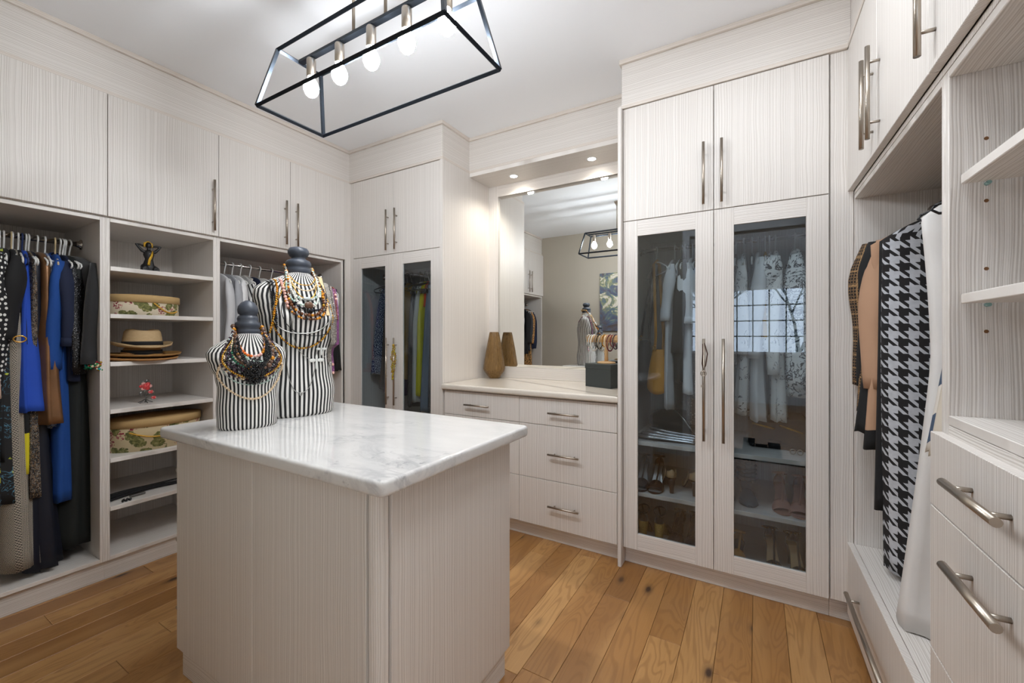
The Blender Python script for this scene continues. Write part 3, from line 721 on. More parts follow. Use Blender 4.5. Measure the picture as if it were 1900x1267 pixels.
# ================================================================== HANGERS AND GARMENTS
def frame(P, F, tilt=0.0):
    F = Vector(F).normalized(); R = Vector((-F.y, F.x, 0))
    if tilt: F, R = (F*math.cos(tilt)+R*math.sin(tilt)), (R*math.cos(tilt)-F*math.sin(tilt))
    P = Vector(P)
    return lambda f, r, z: P+F*f+R*r+Vector((0, 0, z))
def hanger(P, F, label, group, mat=HW, tilt=0, wide=0.195, drop=0.06, hook=0.085, r=0.0044, clip=False):
    T = frame(P, F, tilt); t = MB(); hr = 0.022
    hk = [T(hr*math.cos(a), 0, hr*math.sin(a)-0.018) for a in [PI*1.12-PI*1.2*k/12 for k in range(13)]]
    pts = hk+[T(0.012, 0, -0.035), T(0.0, 0, -hook+0.012), T(0, 0, -hook)]
    t.tube(pts, r*0.9, 7)
    z0 = -hook; z1 = z0-drop
    sh = []
    for k in range(9):
        a = k/8; sh.append(T(wide*a, 0, z0-drop*a**1.25))
    t.tube(sh, r, 7); t.tube([T(-wide*k/8, 0, z0-drop*(k/8)**1.25) for k in range(9)], r, 7)
    t.tube([T(wide, 0, z1), T(wide+0.008, 0, z1-0.012), T(wide-0.008, 0, z1-0.024), T(0, 0, z1-0.026), T(-wide+0.008, 0, z1-0.024), T(-wide-0.008, 0, z1-0.012), T(-wide, 0, z1)], r*0.9, 7)
    if clip:
        for s_ in (-1, 1): t.box(wide*0.55*s_-0.012, wide*0.55*s_+0.012, -0.008, 0.008, z1-0.05, z1-0.01, T=T)
    o = t.build('clothes_hanger', mat); tag(o, label, 'hanger', group); return o

def garment(name, label, cat, P, F, mat, length, th=0.018, hs=0.19, waist=0.165, hem=0.19, hemth=None, sleeve=0.0, slw=0.05, group=None, tilt=0,
            lean=0.0, fold=0.006, nf=7, seed=1, neckw=0.06, shy=-0.155, mats2=None, cut=None, fshift=0.0, cuff=None, collar=None, low=None, hook=0.085, hemslant=0.0, slm=None, extra=None, puddle=0.0):
    rnd = random.Random(seed); hemth = hemth or th*1.9; T = frame(P, F, tilt)
    root = thing(name, label, cat, (P[0], P[1], P[2]-hook), group=group)
    NR, NZ = 40, 26; V = []; UV = []; ph = rnd.uniform(0, 6); ph2 = rnd.uniform(0, 6)
    top = -hook-0.004
    for j in range(NZ+1):
        a = j/NZ; 
        if j <= 5:      # shoulder slope
            b = j/5; z = top+(shy-top)*b**1.3; hf = neckw+(hs-neckw)*b**0.8; tr = th*(0.45+0.55*b)
            cfold = 0.1*b
        else:
            b = (j-5)/(NZ-5); z = shy-(length+shy-top-0.09)*b if False else shy-(length-(-shy))*b
            w1 = waist+(hs-waist)*max(0, 1-b/0.35)**1.4
            hf = w1 if b < 0.35 else waist+(hem-waist)*((b-0.35)/0.65)**1.1
            tr = th+(hemth-th)*b**1.2; cfold = 0.1+0.9*b
        cum = 0; prev = None
        for k in range(NR):
            t = 2*PI*k/NR; c, s = math.cos(t), math.sin(t)
            ex = 0.62; ff = hf*(abs(c)**0.9)*(1 if c > 0 else -1); rr = tr*(abs(s)**ex)*(1 if s > 0 else -1)
            wv = math.sin(nf*t+ph+1.3*a)*fold*cfold+math.sin(2.3*nf*t+ph2)*fold*0.35*cfold
            ff += (c*wv*0.9); rr += wv*1.15+lean*b*(1 if j > 5 else 0)
            rr += 0.012*math.sin(3.1*a+ph2)*cfold
            zz = z-(hemslant*ff*b if j > 5 else 0)
            if j > 5: zz += 0.006*math.sin(nf*t*0.5+ph)*b
            zz = max(zz, -1e9)
            p = T(ff+fshift*a, rr, zz)
            if puddle and p.z < puddle: p.z = puddle+0.002+0.001*k/NR
            V.append(p)
            if prev is not None: cum += math.hypot(ff-prev[0], rr-prev[1])
            prev = (ff, rr); UV.append((ff if abs(s) < 0.999 else ff, z) if False else (cum, z))
    F_ = []; uvs = {}
    mb = MB()
    for j in range(NZ):
        for k in range(NR):
            F_.append((j*NR+k, (j+1)*NR+k, (j+1)*NR+(k+1) % NR, j*NR+(k+1) % NR))
    b0 = len(mb.f); mb.add(V, F_, 0, True)
    for i, f in enumerate(F_):
        q = [UV[x] for x in f]
        if i % NR == NR-1: q = [q[0], q[1], (q[1][0]+0.01, q[2][1]), (q[0][0]+0.01, q[3][1])]
        mb.uv[b0+i] = q
    mb.f.append(list(range(NR))); mb.m.append(0); mb.sm.append(False)
    mb.f.append([NZ*NR+k for k in range(NR)][::-1]); mb.m.append(0); mb.sm.append(False)
    allm = [mat]
    if cut:           # list of (fraction from hem upward, material): lower bands in other cloth
        for fr, mm in cut:
            allm.append(mm); jj = int(NZ*(1-fr))
            for i in range(jj*NR, NZ*NR): mb.m[b0+i] = len(allm)-1
    mb.build('body', allm, root)
    if sleeve > 0:
        for sg in (1, -1):
            pts = []; R = []; n_ = 12
            for k in range(n_+1):
                a = k/n_; f_ = sg*(hs*0.86+0.03*math.sin(min(1, a*2.2)*PI/2)+0.008*math.sin(a*5+ph)-0.012*a); z = shy+0.018-sleeve*a
                r_ = lean*a*sleeve*0.7+0.010*math.sin(a*3.0+ph)-0.012*a
                pts.append(T(f_, r_, z)); R.append(slw*(0.5+0.5*min(1, a*5))*(1-0.18*a)*(1+0.06*math.sin(a*11+ph2)))
            mb = MB(); mb.tube(pts, R, 14, flat=(0.55, 1.0)); b0 = 0
            # uv for sleeve
            for i in range(n_):
                for k in range(14): mb.uv[i*14+k] = [(k*0.02, -i*sleeve/n_), ((k+1)*0.02, -i*sleeve/n_), ((k+1)*0.02, -(i+1)*sleeve/n_), (k*0.02, -(i+1)*sleeve/n_)]
            mb.build('sleeve', slm or mat, root)
            if cuff:
                mb = MB(); rn = random.Random(seed+5)
                if cuff[0] == 'beads':
                    for q in range(150):
                        a = rn.uniform(0, 2*PI); dz = rn.uniform(-0.03, 0.014); rr = slw*0.95
                        mb.sphere(T(sg*(hs*0.86+0.018)+rr*math.cos(a), rr*0.6*math.sin(a), shy+0.018-sleeve+dz), rn.uniform(0.0045, 0.0075), 6, 4, rn.randrange(len(cuff[1])))
                    mb.build('beaded_cuff', cuff[1], root)
                else:
                    e = pts[-1]; mb.tube([pts[-2]+(pts[-1]-pts[-2])*0.1, pts[-1]+Vector((0, 0, -0.012))], [R[-1]*1.1, R[-1]*1.18], 14, flat=(0.6, 1.0)); mb.build('cuff', cuff[1], root)
    if collar:
        mb = MB(); pts = [T(0.075*math.cos(a), 0.022*math.sin(a), top-0.008-0.02*math.cos(a)) for a in [2*PI*k/18 for k in range(18)]]
        mb.tube(pts, 0.014, 8, closed=True, flat=(1.0, 0.5)); mb.build('collar', collar, root)
    if low: pass
    return root
GRP = {}
def hung(short, P, F, hm, hgroup, **k):
    """garment with its own hanger; short = words used for the hanger's label"""
    tilt = k.get('tilt', 0)
    hname = {id(HW): 'white plastic', id(HK): 'black plastic', id(HC): 'cream plastic', id(HBL): 'navy plastic', id(CHROME): 'chrome wire'}[id(hm)]
    hanger(P, F, hname+' hanger holding the '+short, hgroup, hm, tilt, clip=k.pop('clip', False))
    return garment(P=P, F=F, group=None, **k)

# rods
def rod(label, a, b, r=0.013, mat=CHROME, parent=None):
    t = thing('hanging_rod', label, 'rail', a)
    MB().tube([a, b], r, 16).build('bar', mat, t)
    d = (Vector(b)-Vector(a)).normalized()
    for p, s_ in ((Vector(a), 1), (Vector(b), -1)):
        MB().tube([p+d*0.0005*s_, p+d*0.005*s_, p+d*0.010*s_, p+d*0.022*s_], [0.028, 0.028, 0.018, 0.016], 18).build('flange', mat, t)
    return t
RZ = 1.795; RXL = -3.24
rod('chrome rail holding the dark and blue dresses', (RXL, -0.086, RZ), (RXL, 0.806, RZ))
rod('chrome rail behind the tall mannequin', (RXL, 1.377, RZ), (RXL, 2.280, RZ), 0.011)
rod('chrome rail in the corner glass-door cabinet', (-2.888, 2.68, 1.815), (-1.971, 2.68, 1.815), 0.011)
rod('chrome rail inside the glass-door wardrobe', (-0.630, 2.68, 1.817), (0.266, 2.68, 1.817), 0.0115)
ra, rb_ = TR(0.26, S0-0.001, 1.80), TR(0.26, SM+0.021, 1.80)
rod('chrome rail hidden behind the houndstooth coat', ra, rb_, 0.0125)
FX = (1, 0, 0); hz = RZ+0.013
def LG(y): return (RXL, y, hz)
HG1 = 'hangers on the left rail'
multi = [plain('bead_teal', srgb(20, 150, 150), 0.2), plain('bead_gold', srgb(200, 160, 60), 0.25, 0.9), plain('bead_red', srgb(150, 24, 44), 0.2), plain('bead_cream', srgb(230, 214, 180), 0.25), plain('bead_green', srgb(30, 130, 80), 0.2)]
# --- left bay, from the far end (right in the photo) towards the camera
hung('black beaded-cuff jacket', LG(0.758), FX, HW, HG1, name='jacket', label='black jacket with multicoloured beaded cuffs at the rail end', cat='jacket', mat=BLK2, length=0.70, waist=0.15, hem=0.155, sleeve=0.53, th=0.026, slw=0.060, seed=3, cuff=('beads', multi), lean=0.01, hs=0.235, tilt=0.2)
hung('long black dress', LG(0.742), FX, HW, HG1, name='dress', label='long plain black dress reaching the cabinet floor', cat='dress', mat=BLKG, length=1.62, th=0.028, hem=0.17, hemth=0.075, fold=0.016, seed=4, puddle=0.122, lean=0.0, tilt=0.02)
hung('black sequin jacket', LG(0.733), FX, HW, HG1, name='jacket', label='black sequinned jacket beside the beaded-cuff jacket', cat='jacket', mat=SEQ, length=0.66, sleeve=0.58, th=0.022, slw=0.046, seed=5, lean=0.01, tilt=0.12)
hung('navy shirt', LG(0.722), FX, HW, HG1, name='shirt', label='navy shirt with rolled-up sleeve on the left rail', cat='shirt', mat=NAVY, length=0.75, sleeve=0.42, th=0.020, slw=0.052, seed=6, cuff=('roll', NAVY), collar=NAVY, tilt=0)
hung('cobalt shirt dress', LG(0.705), FX, HC, HG1, name='shirt_dress', label='cobalt blue collared shirt dress on cream hanger', cat='dress', mat=COBALT, length=1.36, sleeve=0.55, th=0.026, slw=0.052, hem=0.20, seed=7, collar=COBALT, cut=None, lean=0.02, tilt=-0.16)
hung('blue patterned blouse', LG(0.668), FX, HW, HG1, name='blouse', label='blue and white patterned blouse next to the bronze dress', cat='blouse', mat=BLUEPRINT, length=0.98, sleeve=0.5, th=0.014, slw=0.034, seed=8, hs=0.165, cut=[(0.14, PAISLEY)], tilt=-0.1)
hung('bronze taffeta dress', LG(0.640), FX, HW, HG1, name='dress', label='shiny bronze taffeta dress hanging on the left rail', cat='dress', mat=BRONZE, length=0.95, th=0.026, waist=0.20, hem=0.25, hemth=0.05, fold=0.009, seed=9, lean=0.02, hs=0.19, tilt=-0.02)
hung('speckled gold and black dress', LG(0.6), FX, HW, HG1, name='dress', label='black dress speckled with gold and grey, below the bronze one', cat='dress', mat=TINSEL, length=1.30, th=0.018, waist=0.19, hem=0.225, seed=10, tilt=-0.02)
hung('royal blue dress', LG(0.588), FX, HBL, HG1, name='dress', label='bright royal blue chiffon dress', cat='dress', mat=ROYAL, length=0.88, th=0.022, waist=0.19, hem=0.24, hemth=0.06, fold=0.014, seed=11, hs=0.16, tilt=-0.08)
hung('midnight pleated gown', LG(0.61), FX, HW, HG1, name='gown', label='long midnight blue pleated gown trailing on the cabinet floor', cat='dress', mat=MIDN, length=1.66, th=0.018, hem=0.22, hemth=0.09, fold=0.014, nf=15, seed=12, puddle=0.122, tilt=-0.03)
g = hung('black top with gold eyelet', LG(0.553), FX, HC, HG1, name='top', label='black top whose sleeve has a gold eyelet', cat='top', mat=BLK, length=0.9, sleeve=0.40, th=0.020, slw=0.05, seed=13, hs=0.2, tilt=-0.12)
GOLD = plain('gold_metal', srgb(214, 170, 90), 0.2, 1.0)
ey = MB(); Te = frame((RXL+0.238, 0.538, 1.275), FX)
ey.tube([Te(0.004*0+0.0, 0.020*math.cos(a), 0.015*math.sin(a)) for a in [2*PI*k/20 for k in range(20)]], 0.0035, 8, closed=True)
ey.build('eyelet', GOLD, g)
hung('yellow and diamond skirt', LG(0.556), FX, HW, HG1, name='skirt', label='long black and cream diamond-weave skirt with black band', cat='skirt', mat=GEO, length=1.63, th=0.03, waist=0.2, hem=0.245, hemth=0.085, fold=0.008, seed=14, hs=0.14, puddle=0.122, tilt=-0.1)
hung('yellow dress', LG(0.575), FX, HW, HG1, name='dress', label='black dress with yellow hem between the darker dresses', cat='dress', mat=BLK, length=1.18, th=0.016, waist=0.19, hem=0.22, seed=15, cut=[(0.12, YELL)], hs=0.15, tilt=-0.1)
hung('plain black dress', LG(0.528), FX, HW, HG1, name='dress', label='plain black dress with loose folds beside the diamond skirt', cat='dress', mat=BLK, length=1.1, th=0.026, waist=0.18, hem=0.22, fold=0.012, seed=16, tilt=-0.12)
hung('flowered black dress', LG(0.515), FX, HW, HG1, name='dress', label='black dress printed with lime green flowers', cat='dress', mat=FLOW, length=1.30, th=0.028, waist=0.2, hem=0.235, seed=17, fold=0.012, tilt=-0.14)
hung('polka-dot blouse', LG(0.498), FX, HW, HG1, name='blouse', label='black blouse with large white polka dots', cat='blouse', mat=POLKA, length=0.92, sleeve=0.84, th=0.022, slw=0.05, seed=18, hs=0.205, tilt=-0.08)
hung('champagne satin top', LG(0.472), FX, HC, HG1, name='top', label='champagne satin top with pointed hem', cat='top', mat=SATIN, length=0.80, th=0.020, waist=0.2, hem=0.26, hemth=0.03, seed=19, tilt=-0.1)
hung('black striped top', LG(0.44), FX, HW, HG1, name='top', label='black top with thin white trim stripes', cat='top', mat=WSTRIPE, length=0.8, sleeve=0.4, th=0.022, seed=20, tilt=-0.1)
for i, (yy, mm, nm, ln, sl) in enumerate(((0.20, BLK, 'short black cardigan', 0.8, 0.5), (0.14, CHAR, 'charcoal knit top', 0.75, 0.5), (0.075, LEOP, 'leopard print dress', 1.0, 0.5), (0.01, NAVY, 'dark navy blazer', 0.72, 0.58))):
    hung(nm, LG(yy), FX, HW, HG1, name=nm.split()[-1], label=nm+' seen only in the mirror', cat=nm.split()[-1], mat=mm, length=ln, sleeve=sl, th=0.024, seed=21+i)

# --- bay behind the mannequins
HG2 = 'white hangers on the rail behind the mannequins'
def bay3(y, short, label, **k): return hung(short, (RXL, y, hz), FX, HW, HG2, label=label, **k)
bay3(1.475, 'grey cardigan', 'light grey cardigan nearest the shelf tower', name='cardigan', cat='cardigan', mat=LGREY, length=0.72, sleeve=0.55, th=0.024, seed=31)
bay3(1.53, 'darker grey jacket', 'mid grey jacket between two pale tops', name='jacket', cat='jacket', mat=MGREY, length=0.7, sleeve=0.55, th=0.020, seed=32)
bay3(1.58, 'white shirt', 'white shirt behind the small mannequin', name='shirt', cat='shirt', mat=WHITEC, length=0.7, sleeve=0.5, th=0.020, seed=33)
bay3(1.635, 'striped white blouse', 'black and white striped blouse beside the white shirt', name='blouse', cat='blouse', mat=f_stripe('bw_blouse_stripe', srgb(30, 30, 34), srgb(230, 230, 228), 28, 0.4), length=0.66, sleeve=0.0, th=0.018, seed=34)
bay3(1.70, 'navy jacket', 'navy jacket with cream collar', name='jacket', cat='jacket', mat=NAVY, length=0.7, sleeve=0.52, th=0.022, seed=35, collar=CREAM)
bay3(1.77, 'black print blouse', 'black and white print blouse behind the tall mannequin', name='blouse', cat='blouse', mat=WPRINT, length=0.7, sleeve=0.3, th=0.02, seed=36)
bay3(1.86, 'charcoal top', 'charcoal top mostly hidden by the tall mannequin', name='top', cat='top', mat=CHAR, length=0.72, sleeve=0.4, th=0.02, seed=37)
bay3(2.04, 'purple dress', 'purple dress mostly hidden by the tall mannequin', name='dress', cat='dress', mat=PURP, length=0.85, sleeve=0.3, th=0.02, seed=38)
bay3(2.135, 'orange top', 'orange top peeking out behind the tall mannequin', name='top', cat='top', mat=ORANGE, length=0.84, sleeve=0.60, th=0.02, seed=39, hs=0.24, waist=0.24, hem=0.25)
bay3(2.175, 'navy dotted blouse', 'navy blouse with small white dots', name='blouse', cat='blouse', mat=NPOLKA, length=0.80, sleeve=0.62, th=0.024, seed=40, hs=0.25, waist=0.24, hem=0.26)
bay3(2.235, 'black blazer', 'black blazer at the far end behind the mannequins', name='blazer', cat='blazer', mat=BLK, length=0.80, sleeve=0.60, th=0.034, slw=0.062, seed=41, hs=0.275, waist=0.27, hem=0.30, lean=0.02)

# --- corner cabinet
FB = (0, -1, 0); HG3 = 'clip hangers in the corner cabinet'
def lt(x, short, label, **k): return hung(short, (x, 2.68, 1.827), FB, CHROME, HG3, clip=True, label=label, **k)
lt(-2.80, 'dotted navy skirt', 'navy skirt with tiny white dots in the corner cabinet', name='skirt', cat='skirt', mat=NPOLKA, length=0.86, th=0.02, hs=0.12, waist=0.17, hem=0.22, hemth=0.06, fold=0.012, seed=51)
lt(-2.73, 'taupe skirt', 'taupe skirt beside the dotted navy one', name='skirt', cat='skirt', mat=TAUPE, length=0.98, th=0.016, hs=0.12, waist=0.16, hem=0.2, hemth=0.035, seed=52)
lt(-2.67, 'mauve skirt', 'shiny mauve skirt in the corner cabinet', name='skirt', cat='skirt', mat=MAUVE, length=1.0, th=0.018, hs=0.12, waist=0.16, hem=0.21, hemth=0.05, fold=0.01, seed=53)
lt(-2.61, 'deep purple dress', 'deep purple dress in the corner cabinet', name='dress', cat='dress', mat=PURP, length=1.04, th=0.02, hs=0.13, waist=0.16, hem=0.2, hemth=0.05, seed=54)
lt(-2.56, 'gold skirt', 'gold skirt behind the bar handles', name='skirt', cat='skirt', mat=GOLDC, length=0.9, th=0.014, hs=0.1, waist=0.13, hem=0.15, seed=55)
lt(-2.46, 'pinstriped trousers', 'dark pinstriped trousers beside the white ones', name='trousers', cat='trousers', mat=DARKST, length=1.12, th=0.022, hs=0.10, waist=0.13, hem=0.14, seed=56)
lt(-2.41, 'white trousers', 'white trousers beside the yellow ones', name='trousers', cat='trousers', mat=CREAM, length=1.08, th=0.026, hs=0.10, waist=0.13, hem=0.14, seed=57)
lt(-2.365, 'lemon yellow trousers', 'lemon yellow trousers in the corner cabinet', name='trousers', cat='trousers', mat=LEMON, length=1.02, th=0.018, hs=0.10, waist=0.14, hem=0.14, seed=58)
lt(-2.335, 'orange camisole', 'orange camisole between yellow and pale blue trousers', name='camisole', cat='top', mat=ORANGE, length=0.30, th=0.012, hs=0.09, waist=0.1, hem=0.11, seed=59)
lt(-2.30, 'pale blue trousers', 'long pale grey-blue trousers folded at the hem', name='trousers', cat='trousers', mat=GBLUE, length=1.14, th=0.03, hs=0.09, waist=0.12, hem=0.17, hemth=0.05, seed=60)
lt(-2.22, 'charcoal trousers', 'charcoal trousers at the right side of the corner cabinet', name='trousers', cat='trousers', mat=CHAR, length=1.1, th=0.03, hs=0.12, waist=0.14, hem=0.16, seed=61)

# --- glass wardrobe
HG4 = 'white hangers in the glass wardrobe'
def rt(x, short, label, **k): return hung(short, (x, 2.68, 1.830), FB, HW, HG4, label=label, **k)
rt(-0.425, 'grey asymmetric top', 'grey textured top with pointed hem, beside yellow handbag', name='top', cat='top', mat=LGREY, length=0.95, th=0.020, hs=0.19, waist=0.19, hem=0.22, hemth=0.03, seed=71, sleeve=0.32, slw=0.045, lean=-0.01)
rt(-0.388, 'sheer striped top', 'black sheer top with silver stripes', name='top', cat='top', mat=WSTRIPE, length=0.62, th=0.018, seed=72, sleeve=0.0, cut=[(0.5, BLK)])
rt(-0.366, 'black jacket', 'plain black jacket in the glass wardrobe', name='jacket', cat='jacket', mat=BLK, length=0.80, th=0.024, seed=73, sleeve=0.5)
rt(-0.325, 'white short-sleeved blouse', 'white short-sleeved blouse in the glass wardrobe', name='blouse', cat='blouse', mat=WHITEC, length=0.86, th=0.022, seed=74, sleeve=0.32, slw=0.056, cuff=('roll', WHITEC), hem=0.2)
rt(-0.300, 'sparkly snake dress', 'silver snake-print dress under the white blouse', name='dress', cat='dress', mat=SNAKE, length=1.02, th=0.018, seed=75, hem=0.21)
rt(-0.262, 'pale blue blouse', 'pale blue blouse near the door stile', name='blouse', cat='blouse', mat=LBLUE, length=0.75, th=0.018, seed=76, sleeve=0.2)
rt(-0.10, 'brown dotted top', 'dark brown top with sequins on the right-hand side', name='top', cat='top', mat=SNAKE, length=0.7, th=0.014, seed=77)
rt(-0.062, 'white sketch-print jacket', 'white jacket with black sketch print, thin and long', name='jacket', cat='jacket', mat=WPRINT, length=0.95, th=0.02, seed=78, sleeve=0.5, slw=0.04)
rt(-0.022, 'black velvet top', 'black velvet top between white garments', name='top', cat='top', mat=BLK2, length=0.6, th=0.014, seed=79)
rt(0.006, 'white wool jacket', 'white wool jacket in the middle of right-hand door', name='jacket', cat='jacket', mat=WHITEC, length=0.98, th=0.022, seed=80, sleeve=0.52, slw=0.045)
rt(0.040, 'mustard top', 'mustard yellow top between white garments', name='top', cat='top', mat=fab('mustard_cloth', srgb(206, 158, 50)), length=0.55, th=0.012, seed=81)
rt(0.060, 'scribble-print blouse', 'black and white scribble-print blouse', name='blouse', cat='blouse', mat=TOILE, length=0.62, th=0.018, seed=82, sleeve=0.2)
rt(0.088, 'cream long coat', 'cream jacket with black lettering-like print at cuff', name='jacket', cat='jacket', mat=WPRINT, length=0.97, th=0.02, seed=83, sleeve=0.6, slw=0.04)
rt(0.176, 'toile jacket', 'white jacket with black toile drawing', name='jacket', cat='jacket', mat=TOILE, length=0.84, th=0.035, seed=84, sleeve=0.66, slw=0.062, hs=0.2)
# --- coats on the right wall
HG5 = 'hangers on the right rail'
RT_ = math.atan2(RN.y, RN.x)
def rg(s, short, label, hm=HK, dz=0, **k):
    return hung(short, TR(0.26, s, 1.8135), tuple(RN), hm, HG5, label=label, **k)
rg(-0.62, 'white long coat', 'long white wool coat hanging down to the bench', name='coat', cat='coat', mat=fab('off_white_wool', srgb(226, 225, 224), srgb(196, 192, 188)), length=1.44, th=0.05, hs=0.195, waist=0.168, hem=0.235, hemth=0.13, fold=0.016, nf=4, seed=91, sleeve=0.0, hook=0.075, puddle=0.376)
rg(-0.29, 'houndstooth coat', 'long black and grey houndstooth coat', name='coat', cat='coat', mat=HOUND, length=1.41, th=0.035, hs=0.218, waist=0.222, hem=0.215, hemth=0.06, fold=0.006, nf=5, seed=92, collar=BLK, sleeve=0.0, slw=0.05, hook=0.075, puddle=0.376)
rg(-0.262, 'black trousers', 'black long garment behind the houndstooth coat', name='dress', cat='dress', mat=BLK, length=1.2, th=0.024, hs=0.222, waist=0.225, hem=0.235, seed=93, hook=0.075)
rg(-0.235, 'lime silk dress', 'pale lime dress just visible behind the houndstooth coat', name='dress', cat='dress', mat=fab('pale_lime', srgb(206, 210, 160)), length=1.02, th=0.016, hs=0.2, waist=0.21, hem=0.23, seed=94, hook=0.075)
rg(-0.19, 'tan jacket', 'tan jacket with black lining between dark coats', name='jacket', cat='jacket', mat=TAN, length=0.98, th=0.026, hs=0.235, waist=0.225, hem=0.26, seed=95, cut=[(0.06, BLK)], sleeve=0.60, slw=0.05, hook=0.08, lean=0.0)
rg(-0.150, 'black blazer', 'black blazer between the tan and plaid jackets', name='blazer', cat='blazer', mat=BLK, length=0.92, th=0.026, hs=0.24, waist=0.23, hem=0.28, seed=96, sleeve=0.60, slw=0.055, hook=0.08)
rg(-0.105, 'plaid blazer', 'black and tan plaid blazer at the far end of the right rail', name='blazer', cat='blazer', mat=PLAID, length=0.84, th=0.030, hs=0.25, waist=0.245, hem=0.265, seed=97, sleeve=0.60, slw=0.062, hook=0.10, lean=0.015)
rg(-0.73, 'blue and cream cardigan', 'blue and cream banded cardigan beside the upright panel', name='cardigan', cat='cardigan', mat=BWSTRIPE, length=0.86, th=0.040, hs=0.12, waist=0.15, hem=0.215, hemth=0.06, seed=98, sleeve=0.0, hook=0.08)
rg(-0.81, 'sherpa jacket', 'cream sherpa jacket by the drawer bank', name='jacket', cat='jacket', mat=SHERPA, length=0.86, th=0.045, hs=0.12, waist=0.17, hem=0.225, hemth=0.07, seed=99, sleeve=0.0, slw=0.055, hook=0.08)

# ================================================================== MANNEQUIN BUSTS
def striped(name, k):
    n = NT(name); u, v = uvxy(n)
    f = n.math('LESS_THAN', fr_(n, u, k), 0.5)
    return n.fin(n.mix(f, srgb(226, 224, 220), srgb(30, 30, 32)), 0.85)
SB, SS = striped('black_white_striped_cotton_large', 46), striped('black_white_striped_cotton_small', 44)
GREYP = plain('blue_grey_painted_wood', srgb(58, 64, 75), 0.42)
class Bust:
    def __init__(s, label, cx, cy, z0, sec, yaw, neck, mat):
        s.cx, s.cy, s.z0, s.sec, s.yaw = cx, cy, z0, sec, yaw
        s.root = thing('mannequin_bust', label, 'mannequin', (cx, cy, z0))
        N = 64; V = []; UV = []; cyaw, syaw = math.cos(yaw), math.sin(yaw)
        zs = []; 
        zz = [q[0] for q in sec]
        M = 60
        for j in range(M+1): zs.append(zz[0]+(zz[-1]-zz[0])*j/M)
        for z in zs:
            W, D, O = s.at(z)
            P = []
            for k in range(N):
                t = -PI+2*PI*k/N; y = W*math.sin(t)*abs(math.sin(t))**-0.12 if abs(math.sin(t)) > 1e-4 else 0
                x = O+D*math.cos(t); P.append((x, y, z))
            cum = [0]
            for k in range(1, N+1): a, b = P[k-1], P[k % N]; cum.append(cum[-1]+math.hypot(a[0]-b[0], a[1]-b[1]))
            L = cum[-1]
            for k in range(N): V.append(s.w(*P[k])); UV.append((cum[k]/L, z))
        mb = MB(); F = []
        for j in range(M):
            for k in range(N): F.append((j*N+k, j*N+(k+1) % N, (j+1)*N+(k+1) % N, (j+1)*N+k))
        mb.add(V, F, 0, True)
        for i, f in enumerate(F):
            q = [UV[x] for x in f]
            if i % N == N-1: q = [q[0], (1.0, q[1][1]), (1.0, q[2][1]), q[3]]
            mb.uv[i] = q
        mb.f.append(list(range(N))[::-1]); mb.m.append(0); mb.sm.append(False)
        mb.f.append([M*N+k for k in range(N)]); mb.m.append(0); mb.sm.append(False)
        mb.build('torso', mat, s.root)
        zt = zz[-1]
        MB().lathe([(r, z) for r, z in neck], 32, (cx, cy, z0+zt-0.006)).build('neck_block', GREYP, s.root)
        s.ztop = zt
    def at(s, z):
        q = s.sec
        if z <= q[0][0]: return q[0][1:]
        for i in range(len(q)-1):
            if z <= q[i+1][0]:
                a = (z-q[i][0])/(q[i+1][0]-q[i][0]); a = a*a*(3-2*a) if i < len(q)-4 else a
                return tuple(q[i][k]+(q[i+1][k]-q[i][k])*a for k in (1, 2, 3))
        return q[-1][1:]
    def w(s, x, y, z):
        c, s_ = math.cos(s.yaw), math.sin(s.yaw)
        return Vector((s.cx+x*c-y*s_, s.cy+x*s_+y*c, s.z0+z))
    def front(s, y, z, off=0.004):
        W, D, O = s.at(z); q = max(0.0, 1-(y/max(W, 1e-4))**2)
        return O+D*math.sqrt(q)+off
BIG = Bust('tall striped mannequin bust draped with necklaces and belts', -1.765, 1.135, 0.945,
           [(0, .141, .098, 0), (.012, .148, .106, 0), (.097, .154, .112, 0), (.194, .142, .100, 0), (.262, .138, .095, 0), (.35, .150, .112, .008), (.418, .162, .122, .012), (.475, .172, .106, .004), (.512, .179, .090, 0), (.542, .176, .076, 0), (.564, .155, .064, 0), (.584, .118, .056, 0), (.602, .078, .052, 0), (.614, .052, .05, 0), (.624, .0435, .048, 0)],
           math.radians(-14), [(.047, 0), (.050, .006), (.052, .022), (.047, .030), (.050, .034), (.052, .050), (.046, .060), (.030, .068), (.028, .074), (.036, .080), (.043, .092), (.043, .104), (.036, .116), (.020, .121), (0, .122)], SB)
SML = Bust('short striped mannequin bust draped with bead necklaces', -1.685, 0.878, 0.945,
           [(0, .094, .072, 0), (.010, .099, .078, 0), (.079, .1015, .080, 0), (.148, .098, .074, 0), (.195, .106, .080, .004), (.235, .122, .086, .006), (.262, .131, .078, .003), (.280, .132, .068, 0), (.296, .124, .060, 0), (.312, .104, .053, 0), (.328, .078, .047, 0), (.342, .054, .042, 0), (.354, .036, .040, 0)],
           math.radians(-14), [(.036, 0), (.040, .008), (.041, .02), (.036, .026), (.042, .032), (.042, .046), (.034, .052), (.036, .062), (.032, .072), (.026, .076), (.033, .082), (.035, .096), (.032, .110), (.022, .124), (.008, .132), (0, .133)], SS)
